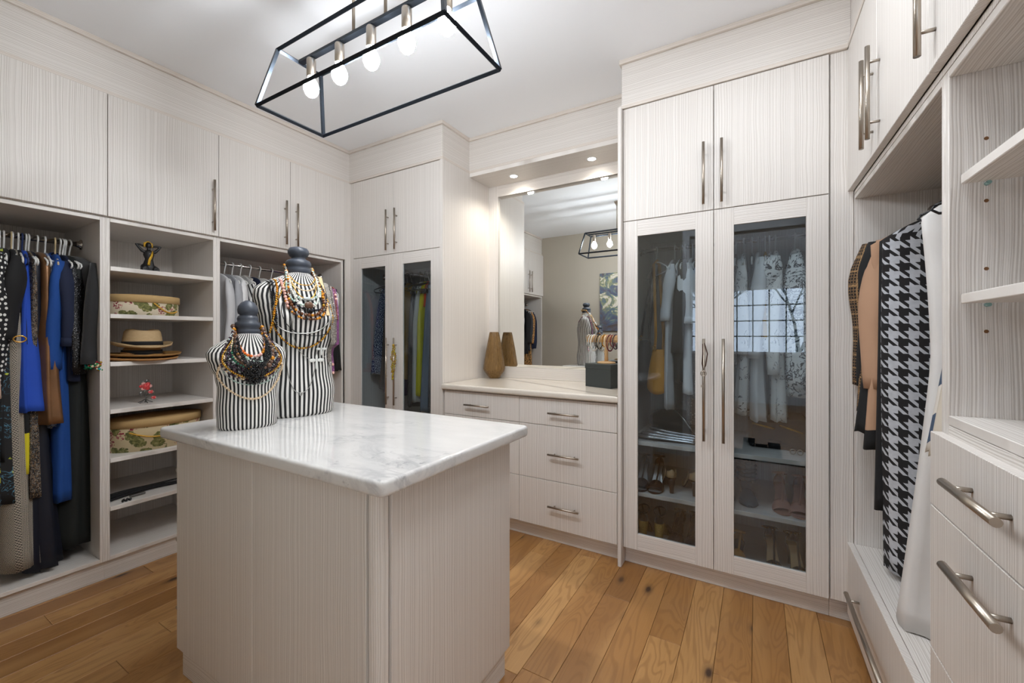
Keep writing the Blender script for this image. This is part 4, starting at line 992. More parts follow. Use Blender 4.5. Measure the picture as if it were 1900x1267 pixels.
def loop(b, zlow, a, ztop=None, n=60, yc=0.0, drop=0.0, off=0.006, skew=0.0, pw=1.0):
    """closed loop round the neck of bust b, lowest at local z=zlow, half-width a"""
    nr = .052 if b is BIG else .043
    ztop = ztop or b.ztop+(0.024 if b is BIG else 0.024); half = []; nk = b.ztop-0.045
    ph = (a*53.1+zlow*17.7) % 1.0; ztop += (ph-.5)*.014; rn_ = nr+.001+.005*ph
    for k in range(n+1):
        s = k/n; g = min(1, max(0, (s-.30)/.70)); g = g*g*(3-2*g)
        y = a*math.sin(PI/2*s**.62)*(1-g)+rn_*g; z = zlow+(ztop-zlow)*s**(1.55*pw)
        half.append((y, z, s))
    def pt(y, z, s, sg):
        yy = sg*y+yc*(1-s)
        if z <= nk: x = b.front(yy, z, off)
        else:
            t = (z-nk)/(ztop-nk); x = (b.front(yy, nk, off)*(1-t)+0.0*t)
            if z < b.ztop: x = max(x, b.front(yy, z, off) if abs(yy) < b.at(z)[0] else x)
        return b.w(x, yy, z)
    P = [pt(y, z, s, -1) for y, z, s in reversed(half)]+[pt(y, z, s, 1) for y, z, s in half[1:]]
    for k in range(1, 12):
        th = PI*k/12; P.append(b.w(-rn_*math.sin(th), rn_*math.cos(th), ztop))
    return P
def resample(P, step, closed=True):
    Q = P+[P[0]] if closed else P; out = []; acc = 0; 
    for i in range(len(Q)-1):
        a, b = Q[i], Q[i+1]; L = (b-a).length; 
        while acc <= L and L > 1e-9: out.append(a+(b-a)*(acc/L)); acc += step
        acc -= L
    return out
def beads(label, P, r, mats, group, seq=None, name='bead_necklace', cat='necklace', closed=True, el=1.0, jit=0.12, step=1.95, seed=0):
    rn = random.Random(seed+len(label)); mb = MB()
    if not isinstance(mats, list): mats = [mats]
    for i, p in enumerate(resample(P, r*step, closed)):
        mi = seq[i % len(seq)] if seq else rn.randrange(len(mats))
        k = 1+rn.uniform(-jit, jit); mb.sphere(p, r*k, 7, 5, mi)
    o = mb.build(name, mats); return tag(o, label, cat, group)
def chain(label, P, r, mat, group, name='chain_necklace', cat='necklace', closed=True, pend=None):
    mb = MB(); mb.tube(P, r, 5, closed=closed)
    if pend is None: return tag(mb.build(name, mat), label, cat, group)
    t = thing(name, label, cat, tuple(P[0]), group=group); mb.build('cord', mat, t); pend(t); return t
def gl(name, c, rough=0.18, metal=0.0): return plain(name, c, rough, metal)
G_ = gl('gold_bead', srgb(200, 150, 60), 0.25, 0.9); AMB = gl('amber_bead', srgb(200, 130, 20)); TIG = gl('tigereye_bead', srgb(96, 54, 24)); WHT = gl('white_bead', srgb(232, 230, 222), 0.3)
PNK = gl('pink_pearl', srgb(226, 176, 164), 0.25); PRL = gl('cream_pearl', srgb(228, 204, 170), 0.22); BLB = gl('black_bead', srgb(18, 18, 20), 0.12); PUR = gl('purple_bead', srgb(66, 42, 62), 0.2)
GRN = gl('green_bead', srgb(20, 104, 72)); ORG = gl('orange_bead', srgb(226, 112, 30), 0.3); SIL = gl('silver_chain', srgb(170, 170, 166), 0.3, 1.0); CRY = gl('crystal_bead', srgb(190, 196, 196), 0.1); TQ = gl('pale_jade_bead', srgb(170, 196, 184), 0.25); DNV = gl('dark_navy_bead', srgb(36, 42, 62)); BRN = gl('brown_pendant', srgb(98, 70, 52), 0.4); PUS = f_sparkle('purple_snakeskin', srgb(116, 66, 110), srgb(170, 120, 160), 90, 0.35)
LEA = gl('beige_leather', srgb(212, 182, 140), 0.5); MESH_ = f_sparkle('silver_metal_mesh', srgb(120, 114, 106), srgb(200, 196, 188), 240, 0.3)
GB = 'necklaces on the tall mannequin'; GS = 'bead necklaces on the short mannequin'
beads('long gold tube-bead necklace reaching mid torso of tall bust', loop(BIG, .292, .155, pw=0.8, yc=-0.02), .0050, [G_, TIG], GB, seq=[0, 0, 0, 0, 1], seed=1)
beads('tiger-eye brown bead necklace on the tall bust', loop(BIG, .432, .088, off=.010), .0072, [TIG, AMB, TIG, G_], GB, seed=2)
beads('short white bead necklace on the tall bust', loop(BIG, .468, .062, off=.012), .0046, [WHT], GB, seed=3)
beads('white and crystal disc necklace on the tall bust', loop(BIG, .500, .072, off=.009), .0056, [WHT, CRY, TQ], GB, seed=4)
beads('dark navy bead necklace on the tall bust', loop(BIG, .455, .098, off=.008, yc=.015), .0052, [DNV, BLB], GB, seed=5)
beads('amber and black bead necklace on the tall bust', loop(BIG, .415, .105, off=.007), .0056, [AMB, BLB, TIG], GB, seed=6)
beads('pale jade bead necklace on the tall bust', loop(BIG, .475, .083, off=.011, yc=-.01), .0052, [TQ, WHT, BLB], GB, seq=[0, 0, 0, 2, 1, 0], seed=7)
beads('thin white pearl rope close to the neck of tall bust', loop(BIG, .54, .058, off=.012), .0036, [PRL], GB, seed=8)
def pend_heart(t):
    c = BIG.w(BIG.front(.0, .475, .016), .0, .475); mb = MB()
    mb.sphere(c, .021, 10, 6, 0, (0.45, 1, 0.75)); mb.sphere(c+Vector((0, .004, -.024)), .015, 10, 6, 1, (0.5, 1, 1)); mb.build('pendant', [BRN, BLB], t)
    c2 = BIG.w(BIG.front(.0, .50, .014), .0, .503); MB().sphere(c2, .012, 8, 5, 0, (.5, 1.6, .7)).build('pendant_cap', CRY, t)
chain('gold cord necklace with a brown stone pendant', loop(BIG, .505, .052, off=.012), .0022, G_, GB, pend=pend_heart)
chain('fine gold chain short on the tall bust', loop(BIG, .565, .055, off=.010), .0022, G_, GB)
chain('grey cord necklace looping low on the tall bust', loop(BIG, .355, .150, off=.007, yc=-.03), .0026, SIL, GB)
chain('thin black cord necklace on the tall bust', loop(BIG, .345, .145, off=.006, yc=.02), .0014, BLB, GB)
def pend_fly(t):
    mb = MB(); wmt = gl('white_shell', srgb(222, 224, 220), 0.3)
    for yy, zz_, sc in ((.040, .235, 1.0), (.062, .285, .7)):
        c = BIG.w(BIG.front(yy, zz_, .009), yy, zz_)
        for ay, az, ry, rz in ((-.02, .004, .018, .008), (.02, .004, .018, .008), (0, -.016, .007, .022), (0, .014, .006, .016)):
            mb.sphere(c+Vector((0, ay*sc, az*sc)), 1, 8, 5, 0, (.003, ry*sc, rz*sc))
    mb.build('butterfly_charm', wmt, t)
chain('long silver chain with white butterfly charms', loop(BIG, .240, .110, off=.005, yc=.045), .0012, SIL, GB, pend=pend_fly)
chain('fine silver chain hanging lowest on the tall bust', loop(BIG, .105, .075, off=.005, yc=-.03), .0013, SIL, GB, pend=lambda t: MB().sphere(BIG.w(BIG.front(-.03, .10, .008), -.03, .10), .008, 8, 5, 0, (.4, 1, 1)).build('pendant', SIL, t))
def strand(b, y0, z0, y1, z1, n=14, off=.008, back=.05):
    """hangs over the shoulder at y0: a short tail behind, then down the front to (y1,z1)"""
    P = []
    W, D, O = b.at(z0)
    P.append(b.w(O-D-off, y0, z0-back)); P.append(b.w(O-D*0.6, y0, z0+.004)); P.append(b.w(O, y0, z0+.016)); P.append(b.w(O+D*0.7, y0, z0+.008))
    for k in range(n): a = k/(n-1); y = y0+(y1-y0)*a; z = z0-.02+(z1-z0+.02)*a; P.append(b.w(max(b.front(y, z, off), b.front(y, max(z, .43), off) if z > .3 else b.front(y, z, off)), y, z))
    return P
def strap(label, P, wd, mat, group, name='belt', cat='belt', studs=None, th=.0022):
    t = thing(name, label, cat, tuple(P[0]), group=group); mb = MB(); V = []
    for i, p in enumerate(P):
        d = (P[min(i+1, len(P)-1)]-P[max(0, i-1)]).normalized(); side = Vector((math.sin(-BIG.yaw)*0-0, 1, 0)); side = (side-d*side.dot(d)).normalized(); nn = d.cross(side)
        for a, b in ((-1, -1), (1, -1), (1, 1), (-1, 1)): V.append(p+side*a*wd/2+nn*b*th/2)
    F = [(i*4+k, i*4+(k+1) % 4, (i+1)*4+(k+1) % 4, (i+1)*4+k) for i in range(len(P)-1) for k in range(4)]+[(3, 2, 1, 0), tuple((len(P)-1)*4+k for k in range(4))]
    mb.add(V, F); mb.build('band', mat, t)
    if studs:
        mb = MB(); 
        for q in studs[0]: i = q if q >= 0 else len(P)+q; mb.sphere(P[i]+Vector((.004, 0, 0)), studs[1], 8, 5, 0, (.6, 1, 1))
        mb.build('stud', studs[2], t, None)['kind'] = 'stuff'
    return t
GBL = 'straps over the shoulder of the tall mannequin'
strap('beige leather strap splitting into thin cords on tall bust', strand(BIG, .080, .60, .082, .435), .016, LEA, GBL)
strap('wide silver mesh strap hanging from the shoulder', strand(BIG, .102, .575, .110, .22, 20), .020, MESH_, GBL, studs=([-1], .009, SIL))
strap('purple snakeskin strap with pink studs', strand(BIG, .138, .552, .136, .175, 20), .018, PUS, GBL, studs=([4, 5, -1, -3], .0068, PNK))
strap('narrow grey snake-print strap next to the mesh one', strand(BIG, .122, .565, .126, .30, 16), .010, SNAKE, GBL)
beads('copper ball chain over the shoulder of tall bust', strand(BIG, .137, .558, .136, .42, 16), .0042, [gl('copper_bead', srgb(140, 86, 70), .3, .6)], GB, closed=False, seed=20)
beads('pink pearl strand over the left of tall bust', strand(BIG, -.085, .575, -.078, .455, 12), .0075, [PNK], GB, closed=False, seed=21)
beads('black bead strands over the shoulder of tall bust', strand(BIG, -.130, .56, -.130, .40, 16), .0040, [BLB], GB, closed=False, seed=22)
beads('second black bead strand over the shoulder of tall bust', strand(BIG, -.119, .565, -.118, .37, 16), .0040, [BLB, DNV], GB, closed=False, seed=23)
beads('gold braided strand beside the black strands', strand(BIG, -.105, .57, -.138, .36, 16), .0050, [G_, AMB], GB, closed=False, seed=24)
# short bust
beads('long cream pearl necklace hanging lowest on the short bust', loop(SML, .112, .138, pw=0.75), .0042, [PRL], GS, step=2.1, seed=30)
beads('silver and crystal chain of the short bust', loop(SML, .176, .112, pw=.85), .0030, [CRY, SIL, BLB], GS, seed=31)
beads('gold seed-bead rope on the short bust', loop(SML, .188, .116, off=.007, pw=.85), .0028, [G_, PRL], GS, seed=32)
for i, (zl, a, mm, nm) in enumerate(((.196, .108, [PUR, BLB], 'dark plum bead strand, outermost of three'), (.206, .100, [PUR, CRY], 'plum and crystal bead strand, middle of three'), (.216, .092, [PUR, BLB], 'plum bead strand, innermost of three'))):
    beads(nm, loop(SML, zl, a, off=.008, pw=.85), .0042, mm, GS, seed=33+i)
for i, (zl, a, mm, nm) in enumerate(((.182, .124, [PUR, PRL], 'outermost plum and pearl rope on the short bust'), (.212, .118, [BLB, PUR], 'black and plum rope near the shoulders of short bust'), (.226, .106, [PUR, CRY, BLB], 'plum crystal rope just inside the shoulders of short bust'), (.204, .096, [BLB], 'plain black bead rope on the short bust'), (.222, .084, [DNV, PUR], 'navy and plum bead rope on the short bust'), (.192, .120, [G_], 'thin gold rope crossing the plum strands'))):
    beads(nm, loop(SML, zl, a*1.05, off=.007+.001*i, pw=.8), .0038, mm, GS, seed=50+i)
beads('green bead necklace on the short bust', loop(SML, .232, .075, off=.010, yc=-.012), .0050, [GRN], GS, seed=36)
beads('cream pearl necklace next to the green beads', loop(SML, .240, .084, off=.010), .0048, [PRL], GS, seed=37)
beads('orange and coral bead necklace on the short bust', loop(SML, .270, .048, off=.012), .0060, [ORG, PNK, AMB], GS, seed=38)
beads('big amber nugget necklace round the short bust', loop(SML, .225, .070, off=.014, yc=.012), .0085, [AMB, BRN, TIG, BRN], GS, jit=.25, seed=39)
beads('pale green and white bead necklace on the short bust', loop(SML, .248, .058, off=.012, yc=.015), .0048, [TQ, WHT, GRN], GS, seed=40)
beads('turquoise seed-bead strand at the outer edge', loop(SML, .165, .124, off=.005, pw=.9), .0026, [TQ, CRY], GS, seed=41)
# black bead tassel scarf: many strands meeting in a cluster
t = thing('bead_scarf', 'thick scarf of black beads knotted on the chest of the short bust', 'necklace', (-1.6, .86, 1.15), group=GS); rn = random.Random(5)
for q in range(7):
    mb = MB()
    for p in resample(loop(SML, .215+q*.005, .036+q*.007, off=.018+.002*(q % 3)), .0058): mb.sphere(p+Vector((rn.uniform(-1, 1), rn.uniform(-1, 1), rn.uniform(-1, 1)))*.0012, .0030, 6, 4)
    mb.build('bead_strand', BLB, t)
mb = MB()
for q in range(520):
    r_ = rn.random()**.6; a = rn.uniform(0, 2*PI); y = .036*r_*math.cos(a); z = .225+.050*r_*math.sin(a)-.012
    mb.sphere(SML.w(SML.front(y, z, .012+.024*(1-r_)*rn.random()), y, z), .0032, 5, 4)
mb.build('bead_cluster', BLB, t)
# ================================================================== SHELF TOWER CONTENTS
def floral(name, bg, dens=1.0):
    n = NT(name); u, v = uvxy(n); p = n.comb(u, v, 0)
    vo = n.voro(n.mapping(p, (1, 1, 1)), 20*dens, 'F1', 1.0, '2D'); d = vo.outputs['Distance']; hue = n.sep(vo.outputs['Color'])[0]
    nz = n.noise(p, 60, 3, 0.6, dist=1.0)
    dd = n.math('ADD', d, n.math('MULTIPLY', n.math('SUBTRACT', nz, 0.5), 0.5))
    leaf = n.math('LESS_THAN', dd, 0.44); leafc = n.ramp(nz, [(0.35, srgb(84, 90, 50)), (0.55, srgb(140, 140, 84)), (0.7, srgb(190, 180, 130))])
    flo = n.math('MULTIPLY', n.math('LESS_THAN', n.voro(p, 95*dens, 'F1', 1.0, '2D').outputs['Distance'], 0.42), leaf)
    flc = n.ramp(n.noise(p, 40, 1), [(0.4, srgb(150, 50, 66)), (0.6, srgb(206, 150, 140))])
    isf = n.math('GREATER_THAN', hue, 0.66)
    c1 = n.mix(n.math('MULTIPLY', leaf, n.math('SUBTRACT', 1.0, isf)), bg, leafc)
    c2 = n.mix(n.math('MULTIPLY', flo, isf), c1, flc)
    return n.fin(c2, 0.7)
FLO1, FLO2 = floral('cream_floral_paper', srgb(232, 220, 196)), floral('beige_leaf_paper', srgb(222, 206, 168), 0.85)
LIDM = fab('khaki_linen_lid', srgb(190, 160, 110), srgb(166, 134, 88)); ROPE = plain('gold_rope', srgb(206, 160, 60), 0.5, 0.3)
def hatbox(label, cx, cy, z, wy, wx, h, mat, lid, rope_pts):
    t = thing('hat_box', label, 'box', (cx, cy, z)); N = 56
    def ring(sx, sy, zz): return [(cx+sx*math.cos(2*PI*k/N), cy+sy*math.sin(2*PI*k/N), zz) for k in range(N)]
    mb = MB(); V = ring(wx, wy, z+.0005)+ring(wx, wy, z+h); per = PI*(wx+wy)
    F = [(k, (k+1) % N, N+(k+1) % N, N+k) for k in range(N)]
    uv = [(per*k/N, 0) for k in range(N)]+[(per*k/N, h) for k in range(N)]
    mb.add(V, F, 0, True, uvs=uv); mb.uv[N-1] = [(per*(N-1)/N, 0), (per, 0), (per, h), (per*(N-1)/N, h)]
    mb.f.append(list(range(N))[::-1]); mb.m.append(0); mb.sm.append(False)
    mb.build('body', mat, t)
    e = .005; zt = z+h; lh = .042
    mb = MB(); V = ring(wx+e, wy+e, zt-lh*.75)+ring(wx+e, wy+e, zt+lh*.25-.003)+ring(wx+e-.003, wy+e-.003, zt+lh*.25)+ring(wx*.55, wy*.55, zt+lh*.25+.006)
    F = [(j*N+k, j*N+(k+1) % N, (j+1)*N+(k+1) % N, (j+1)*N+k) for j in range(3) for k in range(N)]
    mb.add(V, F, 0, True); mb.f.append([3*N+k for k in range(N)]); mb.m.append(0); mb.sm.append(True)
    mb.f.append(list(range(N))[::-1]); mb.m.append(0); mb.sm.append(False)
    mb.build('lid', lid, t)
    P = []
    for k in range(15):
        a = rope_pts[0]+(rope_pts[1]-rope_pts[0])*k/14; sag = rope_pts[2]*math.sin(PI*k/14)
        P.append(Vector((cx+(wx+.007)*math.cos(a), cy+(wy+.007)*math.sin(a), z+h*.66-sag-rope_pts[3]*k/14)))
    mb = MB(); mb.tube(P, .0036, 7)
    for i, p in enumerate(resample(P, .006, False)): mb.sphere(p, .0046, 5, 4)
    mb.build('rope_handle', ROPE, t); return t
hatbox('oval cream floral hat box with khaki lid, upper shelf', -3.13, 1.040, 1.407, .172, .125, .105, FLO1, LIDM, (.05, .85, .028, .04))
hatbox('large oval leaf-patterned hat box with gold rope, lower shelf', -3.14, 1.105, .637, .225, .150, .165, FLO2, LIDM, (-.75, .45, .035, .0))
# hats
def weave(name, a, b):
    n = NT(name); q = n.sep(n.obj()); w1 = n.noise(n.mapping(n.obj(), (60, 60, 420)), 1, 2)
    n.bump(w1, .5, .002); return n.fin(n.mix(w1, a, b), .75)
STRAW, STRAW2, STRAW3 = weave('natural_straw', srgb(206, 180, 140), srgb(180, 150, 106)), weave('golden_straw', srgb(178, 134, 76), srgb(140, 100, 52)), weave('tan_straw', srgb(200, 148, 92), srgb(168, 118, 66))
def hat(label, cx, cy, z, brim, crown, ch, mat, band, curl=.012, sy=1.0, crease=True):
    t = thing('straw_hat', label, 'hat', (cx, cy, z)); N = 48; V = []; F = []
    prof = [(brim, 0.012), (brim*.97, .004), (brim*.80, .001), (crown*1.08, .004), (crown*1.0, .012), (crown*.97, ch*.5), (crown*.90, ch*.86), (crown*.80, ch*.98), (crown*.5, ch*1.0), (crown*.15, ch*.94)]
    for j, (r, zz) in enumerate(prof):
        for k in range(N):
            a = 2*PI*k/N; s_ = math.sin(a); dz = 0
            if j < 3: dz = curl*(s_*s_)*(1-j*.4)*1.0-curl*.3*math.cos(a)
            if crease and j >= 7: dz = -.016*math.cos(a)**2*(j-6)/2+(-.012 if j == 9 else 0)
            V.append((cx+r*math.cos(a)*1.06*(1 if sy > 0 else 1), cy+r*s_*sy, z+zz+dz+.0007))
    for j in range(len(prof)-1):
        for k in range(N): F.append((j*N+k, j*N+(k+1) % N, (j+1)*N+(k+1) % N, (j+1)*N+k))
    mb = MB(); mb.add(V, F, 0, True); mb.f.append([(len(prof)-1)*N+k for k in range(N)]); mb.m.append(0); mb.sm.append(True)
    o = mb.build('crown_and_brim', mat, t); md = o.modifiers.new('thick', 'SOLIDIFY'); md.thickness = .003; md.offset = 1
    mb = MB(); rr = crown*1.02
    V = [(cx+rr*(1-.012*j)*math.cos(2*PI*k/N)*1.06, cy+rr*(1-.012*j)*math.sin(2*PI*k/N)*sy, z+.010+.022*j+.004) for j in (0, 1) for k in range(N)]
    mb.add(V, [(k, (k+1) % N, N+(k+1) % N, N+k) for k in range(N)], 0, True); o = mb.build('band', band, t); md = o.modifiers.new('thick', 'SOLIDIFY'); md.thickness = .003; md.offset = 1
    return t
hat('wide tan straw hat at the bottom of the hat pile', -3.11, 1.02, 1.150, .176, .09, .05, STRAW3, BLK, .010, crease=False)
hat('wide golden straw hat in the middle of the hat pile', -3.11, 1.03, 1.172, .180, .088, .050, STRAW2, BLK, .010, crease=False)
hat('pale straw fedora with black band on top of the pile', -3.12, 1.035, 1.222, .138, .088, .105, STRAW, BLK, .022)
# kneeling figurine
t = thing('figurine', 'black kneeling figurine with arms raised and gold drape', 'figurine', (-3.08, 1.05, 1.66))
FIGB = plain('matt_black_ceramic', srgb(24, 24, 26), .5); FIGG = f_sparkle('gold_leaf', srgb(206, 158, 30), srgb(240, 210, 90), 260, .3)
mb = MB(); c = Vector((-3.08, 1.05, 1.66)); q = lambda x, y, z: c+Vector((x, y, z))
mb.tube([q(0, 0, .010), q(0, 0, .03), q(0, 0, .055), q(.004, 0, .078), q(0, 0, .105), q(0, 0, .122), q(0, 0, .133)], [.026, .030, .024, .018, .026, .022, .008], 14)
mb.tube([q(0, 0, .128), q(0, 0, .150)], [.0085, .009], 10); mb.sphere(q(-.002, 0, .160), .017, 12, 8, 0, (1, .85, 1.15))
for s_ in (-1, 1):
    mb.tube([q(0, s_*.018, .120), q(0, s_*.030, .124), q(0, s_*.045, .142), q(-.002, s_*.056, .158)], [.009, .009, .007, .006], 10)
    mb.tube([q(-.002, s_*.056, .158), q(-.006, s_*.038, .160), q(-.012, s_*.014, .152)], [.0062, .006, .005], 10)
    mb.sphere(q(-.002, s_*.056, .158), .0066, 8, 6)
    mb.tube([q(-.012, s_*.014, .034), q(.014, s_*.024, .022), q(.036, s_*.026, .016)], [.020, .018, .015], 12)
    mb.tube([q(.036, s_*.026, .014), q(0, s_*.030, .010), q(-.034, s_*.022, .008)], [.014, .012, .007], 12)
o = mb.build('body', FIGB, t); rm = o.modifiers.new('remesh', 'REMESH'); rm.mode = 'VOXEL'; rm.voxel_size = .0022; rm.use_smooth_shade = True; sm_ = o.modifiers.new('smooth', 'SMOOTH'); sm_.iterations = 4
mb = MB(); mb.tube([q(.012, .014, .122), q(.026, .006, .098), q(.024, -.004, .070), q(.030, -.010, .040)], [.008, .011, .012, .012], 8, flat=(1, .45)); mb.build('gold_drape', FIGG, t)
mb = MB(); mb.tube([q(-.006, -.018, .150), q(-.008, -.016, .170), q(-.01, 0, .181), q(-.008, .016, .170), q(-.006, .018, .150)], [.005, .007, .006, .007, .005], 8); mb.build('hair_scarf', FIGG, t)
# rose ornament
t = thing('rose_ornament', 'small silver ornament with red enamel roses', 'ornament', (-3.10, 1.04, .897)); c = Vector((-3.10, 1.04, .897)); ROSE = plain('red_enamel', srgb(206, 64, 66), .3); ROSE2 = plain('pink_enamel', srgb(240, 176, 170), .3); PEW = plain('pewter', srgb(120, 118, 116), .35, .9)
mb = MB(); mb.tube([q(0, 0, .003), q(.002, .004, .03), q(0, -.004, .06), q(0, 0, .085)], .0028, 7)
for a in (0, 1.3, 2.6, 3.9, 5.2): mb.tube([q(0, 0, .022), q(.018*math.cos(a), .018*math.sin(a), .010), q(.034*math.cos(a), .034*math.sin(a), .003)], .0026, 6)
mb.tube([q(0, 0, .04), q(.004, .016, .052), q(.004, .022, .058)], .002, 6); mb.tube([q(0, 0, .03), q(.004, .024, .034), q(.004, .034, .030)], .002, 6)
mb.build('stem', PEW, t)
def rose(c, s):
    mb = MB()
    for j, (n_, r, rad) in enumerate(((3, .006, .008), (5, .012, .010), (6, .020, .012))):
        for k in range(n_):
            a = 2*PI*k/n_+j*.5; mb.sphere(c+Vector((.004*(2-j), r*math.cos(a), r*math.sin(a)*.8))*s, rad*s, 8, 5, 0 if j < 2 else (k % 2), (.35, 1, .8))
    return mb
rose(q(.008, 0, .098), 1.0).build('rose', [ROSE, ROSE2], t); rose(q(.008, .024, .062), .45).build('rose', [ROSE, ROSE2], t); rose(q(.008, .038, .028), .42).build('rose', [ROSE, ROSE2], t)
mb = MB()
for y, z, r in ((-.018, .055, .012), (.010, .125, .012), (-.008, .118, .009)): mb.sphere(q(0, y, z), r, 8, 5, 0, (.25, .8, 1.1))
mb.build('leaf', PEW, t)
# belts on the shelf with brooch
t = thing('belt', 'flat black elastic belts lying across the lower shelf', 'belt', (-3.12, 1.1, .381))
for i in range(3):
    mb = MB(); P = []
    for k in range(24): a = k/23; P.append(Vector((-3.06-.02*i-.05*math.sin(a*3)+.02*a, .856+.46*a, .3885+.0065*i+.012*math.sin(a*5+i)*(a*(1-a))*2)))
    mb.tube(P, .018, 6, flat=(.18, 1)); mb.build('strap', BLK, t)
MB().box(-3.045, -3.03, .95, 1.02, .385, .395, c=.002).build('clasp', PEW, t)
mb = MB()
for k in range(16): mb.sphere((-3.000+.012*math.cos(k), .925+.003*k*.9-.02, .386+.003*math.sin(k*2)), .0055, 6, 4)
tag(mb.build('brooch', BLB), 'small dark jewelled brooch in front of the belts', 'brooch')

# ================================================================== DRESSER TOP
AMBG = NT('amber_glass'); q_ = AMBG.sep(AMBG.obj()); vo = AMBG.noise(AMBG.mapping(AMBG.obj(), (110, 110, 9)), 1, 3, .6); AMBG.bump(vo, .8, .004)
AMBG.b.inputs['Transmission Weight'].default_value = .55; AMBG.b.inputs['IOR'].default_value = 1.3
AMBG = AMBG.fin(AMBG.mix(vo, srgb(96, 62, 28), srgb(206, 168, 112)), .2)
V0 = (-1.835, 2.86, .9485)
mb = MB(); N = 18; prof = [(.040, 0), (.083, .060), (.090, .078), (.088, .095), (.068, .22), (.044, .345), (.037, .372), (.033, .372), (.040, .34)]
mb.lathe(prof, N, V0, smooth=False)
tag(mb.build('vase', AMBG), 'tall faceted amber glass vase on the dresser', 'vase')
BOXM = plain('dark_green_grey_card', srgb(52, 58, 58), .6)
bt = thing('storage_box', 'dark grey lidded box on the dresser by the mirror', 'box', (-.86, 2.75, .948)); ang = math.radians(-21)
def BT(x, y, z): return (-1.013+x*math.cos(ang)-y*math.sin(ang), 2.722+x*math.sin(ang)+y*math.cos(ang), z)
MB().box(.003, .215, .003, .17, .9485, 1.095, T=BT, c=.001).build('body', BOXM, bt); MB().box(0, .218, 0, .173, 1.070, 1.104, T=BT, c=.0015).build('lid', BOXM, bt)
WOODL = plain('pale_wood', srgb(214, 176, 128), .5)
st = thing('bracelet_stand', 'pale wooden T-bar bracelet stand on the dark box', 'stand', BT(.14, .09, 1.104))
bc_ = Vector(BT(.115, .085, 1.1045)); 
MB().lathe([(.062, 0), (.064, .004), (.058, .012), (.02, .016), (0, .016)], 28, tuple(bc_), sy=.8).build('base', WOODL, st)
MB().lathe([(.013, .014), (.012, .10), (.014, .155), (0, .156)], 18, tuple(bc_)).build('post', WOODL, st)
rd = Vector((math.cos(math.radians(-8)), math.sin(math.radians(-8)), 0)); cb = bc_+Vector((0, 0, .165))
MB().tube([cb-rd*.14, cb+rd*.085], .024, 22).build('crossbar', WOODL, st)
bm_ = [(SIL, 'silver link bracelet'), (CRY, 'crystal bracelet'), (WHT, 'white bead bracelet'), (SNAKE, 'grey snake-print bracelet'), (BLB, 'black bracelet'), (SIL, 'wide silver bangle'), (G_, 'gold bead bracelet'), (PRL, 'pearl and gold bracelet'), (plain('garnet_bead', srgb(96, 20, 40), .2), 'dark red bracelet'), (plain('garnet_bead2', srgb(120, 30, 50), .2), 'crimson bracelet'), (PUR, 'plum bead bracelet')]
for i, (mm, nm) in enumerate(bm_):
    cx_ = cb+rd*(-.128+i*.0195); up = Vector((0, 0, 1)); sd = Vector((-rd.y, rd.x, 0)); rr = .040+.014*((i*7) % 3)/2
    P = [cx_+Vector((0, 0, -(rr-.0265)))+(up*math.cos(a)+sd*math.sin(a))*rr for a in [2*PI*k/22 for k in range(22)]]
    if i % 2: o = tag(MB().tube(P, .0036, 7, closed=True).build('bracelet', mm), nm+' on the wooden T-bar', 'bracelet', 'bracelets on the T-bar stand')
    else: beads(nm+' on the wooden T-bar', P, .0048, [mm], 'bracelets on the T-bar stand', name='bracelet', cat='bracelet', seed=i)
# painting on the front wall: a plain abstract canvas
def _paint():
    n = NT('abstract_blue_canvas'); p = n.obj()
    a = n.noise(p, 5, 5, .65, dist=1.2); b = n.noise(n.mapping(p, (1, 1, 1), (4, 2, 1)), 8, 4, .6, dist=.8)
    c = n.ramp(a, [(.34, srgb(20, 34, 66)), (.46, srgb(22, 74, 124)), (.52, srgb(60, 110, 130)), (.56, srgb(140, 150, 110)), (.60, srgb(226, 222, 214))])
    return n.fin(n.mix(n.math('MULTIPLY', b, .4), c, srgb(180, 150, 90)), .6)
pt = thing('painting', 'abstract blue and white canvas on the beige wall', 'painting', (-1.62, -.095, 1.79))
B('canvas', _paint(), pt, -2.005, -1.30, YF+.0005, YF+.028, 1.36, 2.21, c=.002)

# ================================================================== HANGING ORNAMENTS ON HANDLES
LIME = gl('lime_glass_bead', srgb(170, 160, 50), .15)
mb = MB(); rn = random.Random(8); 
for k in range(210):
    a = k/209; w_ = .006+.022*math.sin(min(1, a*1.15)*PI)**1.2; mb.sphere((-2.412+rn.uniform(-w_, w_)+.012*(1-a)-.010*a*0, 2.318+rn.uniform(-.008, .004), 1.225-.27*a), .0042, 6, 4, rn.randrange(2))
tag(mb.build('bead_garland', [LIME, G_]), 'yellow-green bead garland hanging on the corner cabinet handle', 'garland')
mb = MB()
for k in range(26): mb.sphere((-2.480+rn.uniform(-.010, .010), 2.316, 1.22-.010*k), .003, 5, 4)
tag(mb.build('bead_garland', [PRL]), 'thin pale bead string hanging on the corner cabinet handle', 'garland')
t = thing('key_charm', 'brown cord with ring and little key on the wardrobe handle', 'charm', (-.232, 2.32, 1.24)); BRL = plain('brown_leather_cord', srgb(70, 44, 32), .6)
mb = MB(); mb.tube([(-.232, 2.328, 1.262), (-.224, 2.314, 1.24), (-.214, 2.314, 1.20), (-.222, 2.314, 1.14), (-.232, 2.314, 1.118), (-.238, 2.314, 1.15), (-.234, 2.316, 1.20), (-.236, 2.322, 1.25)], .0030, 7); mb.build('cord', BRL, t)
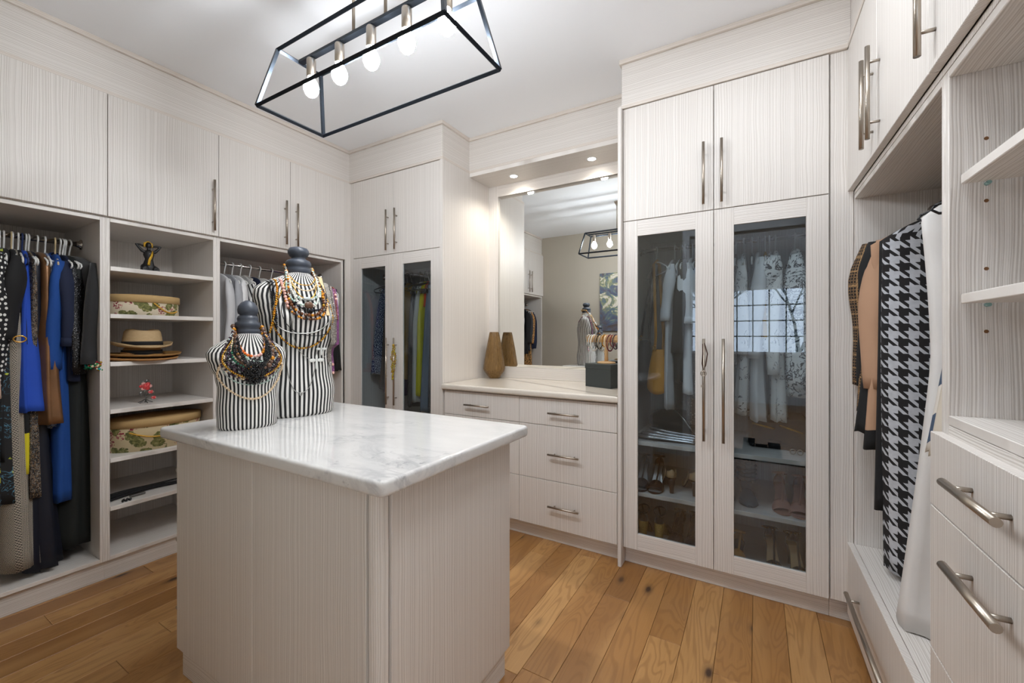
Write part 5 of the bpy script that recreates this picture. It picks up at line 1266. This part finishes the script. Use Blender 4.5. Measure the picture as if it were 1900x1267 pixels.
mb = MB(); mb.tube([(-.232+.013*math.cos(a), 2.313, 1.100+.013*math.sin(a)) for a in [2*PI*k/18 for k in range(18)]], .0024, 7, closed=True); mb.tube([(-.232, 2.313, 1.087), (-.234, 2.313, 1.03)], .0018, 6); mb.box(-.244, -.234, 2.312, 2.314, 1.03, 1.042); mb.build('key', STEEL, t)

# ================================================================== WARDROBE: BAGS AND SHOES
MUST = fab('mustard_leather', srgb(214, 150, 34), srgb(176, 112, 18), .5, .3); DKL = fab('dark_blue_leather', srgb(40, 44, 56), srgb(24, 26, 34), .45)
def bag(label, cx, cy, z0, w_, d_, h, mat, strap_to, sw=.006, fold=.006):
    t = thing('handbag', label, 'bag', (cx, cy, z0+h)); N = 40; V = []; M = 16
    for j in range(M+1):
        a = j/M; z = z0+h*a; ww = w_*(1.0-.5*a**1.5)*(0.86+.14*min(1, a*6)); dd = d_*(1-.55*a**1.3)
        for k in range(N): th = 2*PI*k/N; wv = 1+fold*9*math.sin(7*th)*(a**.5)*.4; V.append((cx+ww*math.cos(th)*wv, cy+dd*math.sin(th)*wv, z+(.012*math.cos(th*2) if j == 0 else 0)))
    F = [(j*N+k, j*N+(k+1) % N, (j+1)*N+(k+1) % N, (j+1)*N+k) for j in range(M) for k in range(N)]
    mb = MB(); mb.add(V, F, 0, True); mb.f.append(list(range(N))[::-1]); mb.m.append(0); mb.sm.append(True); mb.f.append([M*N+k for k in range(N)]); mb.m.append(0); mb.sm.append(True)
    mb.build('body', mat, t); s = Vector(strap_to)
    mb = MB(); mb.tube([Vector((cx-w_*.3, cy-d_*.3, z0+h-.01)), Vector((cx-w_*.2, cy-.02, z0+h+.08)), s+Vector((-.012, -.02, -.02)), s, s+Vector((.014, .02, -.02)), Vector((cx+w_*.3, cy+.03, z0+h+.08)), Vector((cx+w_*.3, cy+d_*.3, z0+h-.01))], sw, 8, flat=(.35, 1.6)); mb.build('strap', mat, t)
    mb = MB(); mb.tube([(cx-w_*.3+.010*math.cos(a), cy-d_*.3-.006, z0+h+.012+.012*math.sin(a)) for a in [2*PI*k/14 for k in range(14)]], .0022, 6, closed=True); mb.build('ring', G_, t)
    return t
hanger((-.535, 2.68, 1.830), FB, 'white plastic hanger holding the handbag straps', HG4, HW, tilt=.5)
bag('mustard yellow soft handbag hanging in the wardrobe', -.495, 2.56, .965, .072, .065, .245, MUST, (-.530, 2.66, 1.748), .009)
bag('dark blue leather shoulder bag hanging in the wardrobe', -.590, 2.63, 1.035, .062, .08, .23, DKL, (-.536, 2.69, 1.748), .009)
SILV = plain('silver_foil_leather', srgb(206, 208, 212), .22, .95)
mb = MB()
for j in range(4): mb.tube([(-.60+.03*j, 2.47+.015*j, .718+.012*j), (-.52, 2.455+.015*j, .722+.012*j), (-.42, 2.46+.01*j, .716+.011*j), (-.30, 2.465+.01*j, .712+.010*j), (-.235, 2.48, .710+.009*j)], [.020, .026, .018, .017, .012], 10, flat=(.45, 1.5))
tag(mb.build('silver_clutch', SILV), 'crumpled silver metallic clutch on the upper wardrobe shelf', 'bag')
t = thing('tote_bag', 'slumped black bag behind the silver clutch', 'bag', (-.42, 2.68, .70))
mb = MB(); mb.sphere((-.42, 2.68, .775), 1, 20, 10, 0, (.16, .10, .075)); mb.build('body', BLK2, t)
MB().tube([(-.40, 2.575, .86), (-.34, 2.56, .79), (-.30, 2.55, .735)], .0045, 8).tube([(-.33, 2.575, .88), (-.27, 2.56, .80), (-.25, 2.55, .77)], .0045, 8).build('metal_bar', CHROME, t)
t = thing('tote_bag', 'black bags with gold bars on the upper wardrobe shelf', 'bag', (.10, 2.66, .70))
mb = MB(); mb.box(-.04, .235, 2.56, 2.84, .701, .86, c=.02); mb.build('body', BLK, t); MB().tube([(-.02, 2.552, .83), (.08, 2.552, .81)], .005, 8).tube([(.10, 2.552, .83), (.2, 2.552, .80)], .005, 8).build('metal_bar', G_, t)
mb = MB()
for cx_ in (.155, .185): mb.tube([(cx_+.012*math.cos(a), 2.50, .7145+.012*math.sin(a)) for a in [2*PI*k/14 for k in range(14)]], .0025, 6, closed=True)
mb.build('ring', STEEL, t)

def shoe(label, x, y, z, rot, h, up, ins, heel, toe='band', heelw=(.022, .009), cat='shoe', group=None, plat=0.0, L=.235, extra=None, ankle=True, back=True):
    """local +x points to the toe; (x,y,z) is the point under the heel"""
    t = thing('shoe', label, cat, (x, y, z), group=group); c_, s_ = math.cos(rot), math.sin(rot)
    def T(a, b, cc): return Vector((x+a*c_-b*s_, y+a*s_+b*c_, z+cc+.0006))
    def zc(a):   # sole height along the length
        if a < .045: return h
        if a > .150: return .004+plat+ (.004*((a-.15)/.085)**2)
        q = (a-.045)/.105; return h+(.004+plat-h)*(q*q*(3-2*q))
    def wd(a): 
        pts = [(0, .020), (.03, .027), (.08, .022), (.15, .040), (.19, .040), (.22, .026), (.235, .006)]
        for i in range(6):
            if a <= pts[i+1][0]: q = (a-pts[i][0])/(pts[i+1][0]-pts[i][0]); return pts[i][1]+(pts[i+1][1]-pts[i][1])*q
        return .006
    n = 22; V = []
    for i in range(n+1):
        a = .235*i/n; w_, zz = wd(a), zc(a); bt = max(0.0, zz-.006-(plat if a > .12 else 0))
        V += [T(a, -w_, zz), T(a, w_, zz), T(a, w_, bt), T(a, -w_, bt)]
    F = [(i*4+k, (i+1)*4+k, (i+1)*4+(k+1) % 4, i*4+(k+1) % 4) for i in range(n) for k in range(4)]+[(0, 1, 2, 3), (n*4+3, n*4+2, n*4+1, n*4)]
    MB().add(V, F, 0, False).build('sole', up if plat else heel, t)
    V = []
    for i in range(n): a = .004+.22*i/n; w_ = wd(a)*.92; V += [T(a, -w_, zc(a)+.0012), T(a, w_, zc(a)+.0012)]
    MB().add(V, [(i*2, i*2+1, i*2+3, i*2+2) for i in range(n-1)]).build('insole', ins, t)
    if h > .02:
        MB().tube([T(.022, 0, h-.004), T(.016, 0, h*.6), T(.010, 0, h*.25), T(.008, 0, .0)], [heelw[0], heelw[0]*.6+heelw[1]*.4, heelw[1]*1.05, heelw[1]], 14).build('heel', heel, t)
    if back:
        V = []; m = 14
        for j in range(4):
            for i in range(m+1):
                a = PI*.5+PI*i/m; hh = (.0, .022, .040, .048)[j]*(1-.35*abs(math.sin(a)))
                V.append(T(.034+.036*math.cos(a)*(1-.06*j), (.027-.002*j)*math.sin(a), zc(.02)+hh))
        o = MB().add(V, [(j*(m+1)+i, j*(m+1)+i+1, (j+1)*(m+1)+i+1, (j+1)*(m+1)+i) for j in range(3) for i in range(m)], 0, True).build('heel_cup', up, t)
        md = o.modifiers.new('t', 'SOLIDIFY'); md.thickness = .0022
    if toe in ('band', 'closed', 'pump'):
        V = []; m = 12; a0, a1 = {'band': (.135, .195), 'closed': (.12, .234), 'pump': (.135, .234)}[toe]; nn = 10
        for i in range(nn+1):
            a = a0+(a1-a0)*i/nn; w_ = wd(a)+.003; hh = .040*(1-.55*(i/nn)) if toe == 'band' else .040*math.sqrt(max(0, 1-((a-a0)/(a1-a0))**2.2))+.004
            for k in range(m+1): th = PI*k/m; V.append(T(a, w_*math.cos(th), zc(a)+hh*math.sin(th)))
        o = MB().add(V, [(i*(m+1)+k, (i+1)*(m+1)+k, (i+1)*(m+1)+k+1, i*(m+1)+k+1) for i in range(nn) for k in range(m)], 0, True).build('upper', up, t)
        md = o.modifiers.new('t', 'SOLIDIFY'); md.thickness = .0022
    if toe == 'pump':   # sides joining toe to heel
        V = []; nn = 12
        for s2 in (-1, 1):
            b = len(V)
            for i in range(nn+1): a = .03+.115*i/nn; V += [T(a, s2*(wd(a)+.002), zc(a)), T(a, s2*(wd(a)+.001), zc(a)+.028+.012*math.cos(PI*i/nn))]
        o = MB().add(V, [(b+i*2, b+i*2+2, b+i*2+3, b+i*2+1) for b in (0, 2*(nn+1)) for i in range(nn)], 0, True).build('side', up, t)
        md = o.modifiers.new('t', 'SOLIDIFY'); md.thickness = .002
    if ankle:
        zz = zc(.03)+.058; P = [T(.040+.036*math.cos(a), .032*math.sin(a), zz+.012*math.cos(a)) for a in [2*PI*k/18 for k in range(18)]]
        MB().tube(P, .0042, 7, closed=True, flat=(1.3, .5)).build('ankle_strap', up, t)
        MB().tube([T(.075, .012, zz+.01), T(.11, .006, zc(.11)+.05), T(.15, 0, zc(.15)+.036)], .0038, 7, flat=(.5, 1.3)).build('strap', up, t)
    if extra: extra(t, T, zc, wd)
    return t
BRNL = fab('brown_satin', srgb(62, 42, 38), srgb(38, 26, 24), .35); SLV2 = plain('silver_insole', srgb(196, 196, 196), .35, .4); PTAN = fab('tan_patent', srgb(206, 176, 136), srgb(180, 148, 110), .3); NUDE = fab('dusty_pink_suede', srgb(168, 126, 112), srgb(140, 102, 90)); GLIT = f_sparkle('gold_glitter', srgb(170, 130, 56), srgb(246, 216, 140), 420, .4); TEAL = fab('teal_suede', srgb(30, 80, 96), srgb(18, 56, 70)); DKSP = f_sparkle('dark_sequin_mesh', srgb(46, 40, 44), srgb(170, 160, 170), 300, .3); ANIM = f_leopard('brown_animal_print')
PR = 'pairs of shoes in the glass wardrobe'
S1, S2, S3 = .4155, .1205, .7005
def dn(d): return -PI/2+math.radians(d)
shoe('brown satin sandal with silver lining, nearest the dark side panel', -.585, 2.62, S1, dn(4), .105, BRNL, SLV2, BRNL, group=PR)
shoe('brown satin sandal with silver lining, beside the tan pump', -.500, 2.625, S1, dn(2), .105, BRNL, SLV2, BRNL, group=PR)
shoe('tan pump seen from behind with brown tapered heel', -.405, 2.455, S1, dn(200), .085, PTAN, PTAN, BRNL, toe='pump', ankle=False, group=PR, heelw=(.022, .011))
shoe('tan pump close to the middle stile of the wardrobe', -.290, 2.47, S1, dn(196), .085, PTAN, PTAN, BRNL, toe='pump', ankle=False, group=PR, heelw=(.022, .011))
shoe('black shoe with gold glitter heel, nearest the side panel', -.560, 2.435, S2, dn(186), .115, BLK2, BLK2, GLIT, toe='closed', group=PR, heelw=(.026, .020))
shoe('black shoe with gold glitter heel, second from the side panel', -.475, 2.44, S2, dn(180), .115, BLK2, BLK2, GLIT, toe='closed', group=PR, heelw=(.026, .020))
shoe('dark sequinned shoe on the wardrobe floor, beside glitter heels', -.385, 2.66, S2, dn(-4), .09, DKSP, CHAR, BLK2, toe='pump', group=PR)
shoe('dark sequinned shoe on the wardrobe floor, by the middle stile', -.305, 2.66, S2, dn(0), .09, DKSP, CHAR, BLK2, toe='pump', group=PR)
def ruff(t, T, zc, wd):
    mb = MB()
    for j in range(5):
        P = [T(.045+(.046+.004*math.sin(9*a))*math.cos(a), (.038+.004*math.sin(9*a))*math.sin(a), .10+.022*j) for a in [2*PI*k/40 for k in range(40)]]; mb.tube(P, .011, 7, closed=True)
    mb.build('ruffle', TEAL, t)
shoe('teal ruffled ankle boot on the middle shelf', -.055, 2.68, S1, dn(6), .075, TEAL, TEAL, TEAL, toe='closed', ankle=False, group=PR, heelw=(.03, .02), extra=ruff)
shoe('teal ruffled ankle boot partly behind the middle stile', -.145, 2.69, S1, dn(0), .075, TEAL, TEAL, TEAL, toe='closed', ankle=False, group=PR, heelw=(.03, .02), extra=ruff)
shoe('dusty pink peep-toe sandal, left of its pair', .100, 2.655, S1, dn(4), .095, NUDE, NUDE, NUDE, group=PR)
shoe('dusty pink peep-toe sandal next to the door stile', .190, 2.645, S1, dn(-3), .095, NUDE, NUDE, NUDE, group=PR)
def stud(t, T, zc, wd):
    mb = MB()
    for i in range(11):
        th = PI*(i+.5)/11
        for a in (.15, .18): mb.sphere(T(a, (wd(a)+.006)*math.cos(th), zc(a)+.036*math.sin(th)), .0034, 6, 4)
    for k in range(14): a = 2*PI*k/14; mb.sphere(T(.040+.040*math.cos(a), .036*math.sin(a), zc(.03)+.058+.012*math.cos(a)), .0030, 6, 4)
    mb.build('gold_stud', G_, t)['kind'] = 'stuff'
shoe('black gold-studded heel in the middle of the bottom', .055, 2.60, S2, dn(8), .115, BLK2, PTAN, BLK2, group=PR, extra=stud)
shoe('black gold-studded heel nearest the right door stile', .145, 2.59, S2, dn(14), .115, BLK2, PTAN, BLK2, group=PR, extra=stud)
shoe('brown animal-print shoe by the middle stile on the bottom', -.085, 2.60, S2, dn(0), .06, ANIM, CHAR, BRNL, toe='closed', group=PR, heelw=(.03, .022))
# small thing at the edge of the right-hand shelf
t = thing('jar', 'white jar with gold band on the right open shelf', 'jar', TR(.20, -1.33, 1.3865))
MB().lathe([(.028, 0), (.034, .006), (.036, .03), (.034, .055), (.030, .062), (0, .064)], 24, TR(.20, -1.33, 1.3865)).build('body', plain('white_ceramic', srgb(232, 230, 226), .25), t)
MB().lathe([(.0368, .012), (.0368, .020)], 24, TR(.20, -1.33, 1.3865)).build('band', GOLD, t)
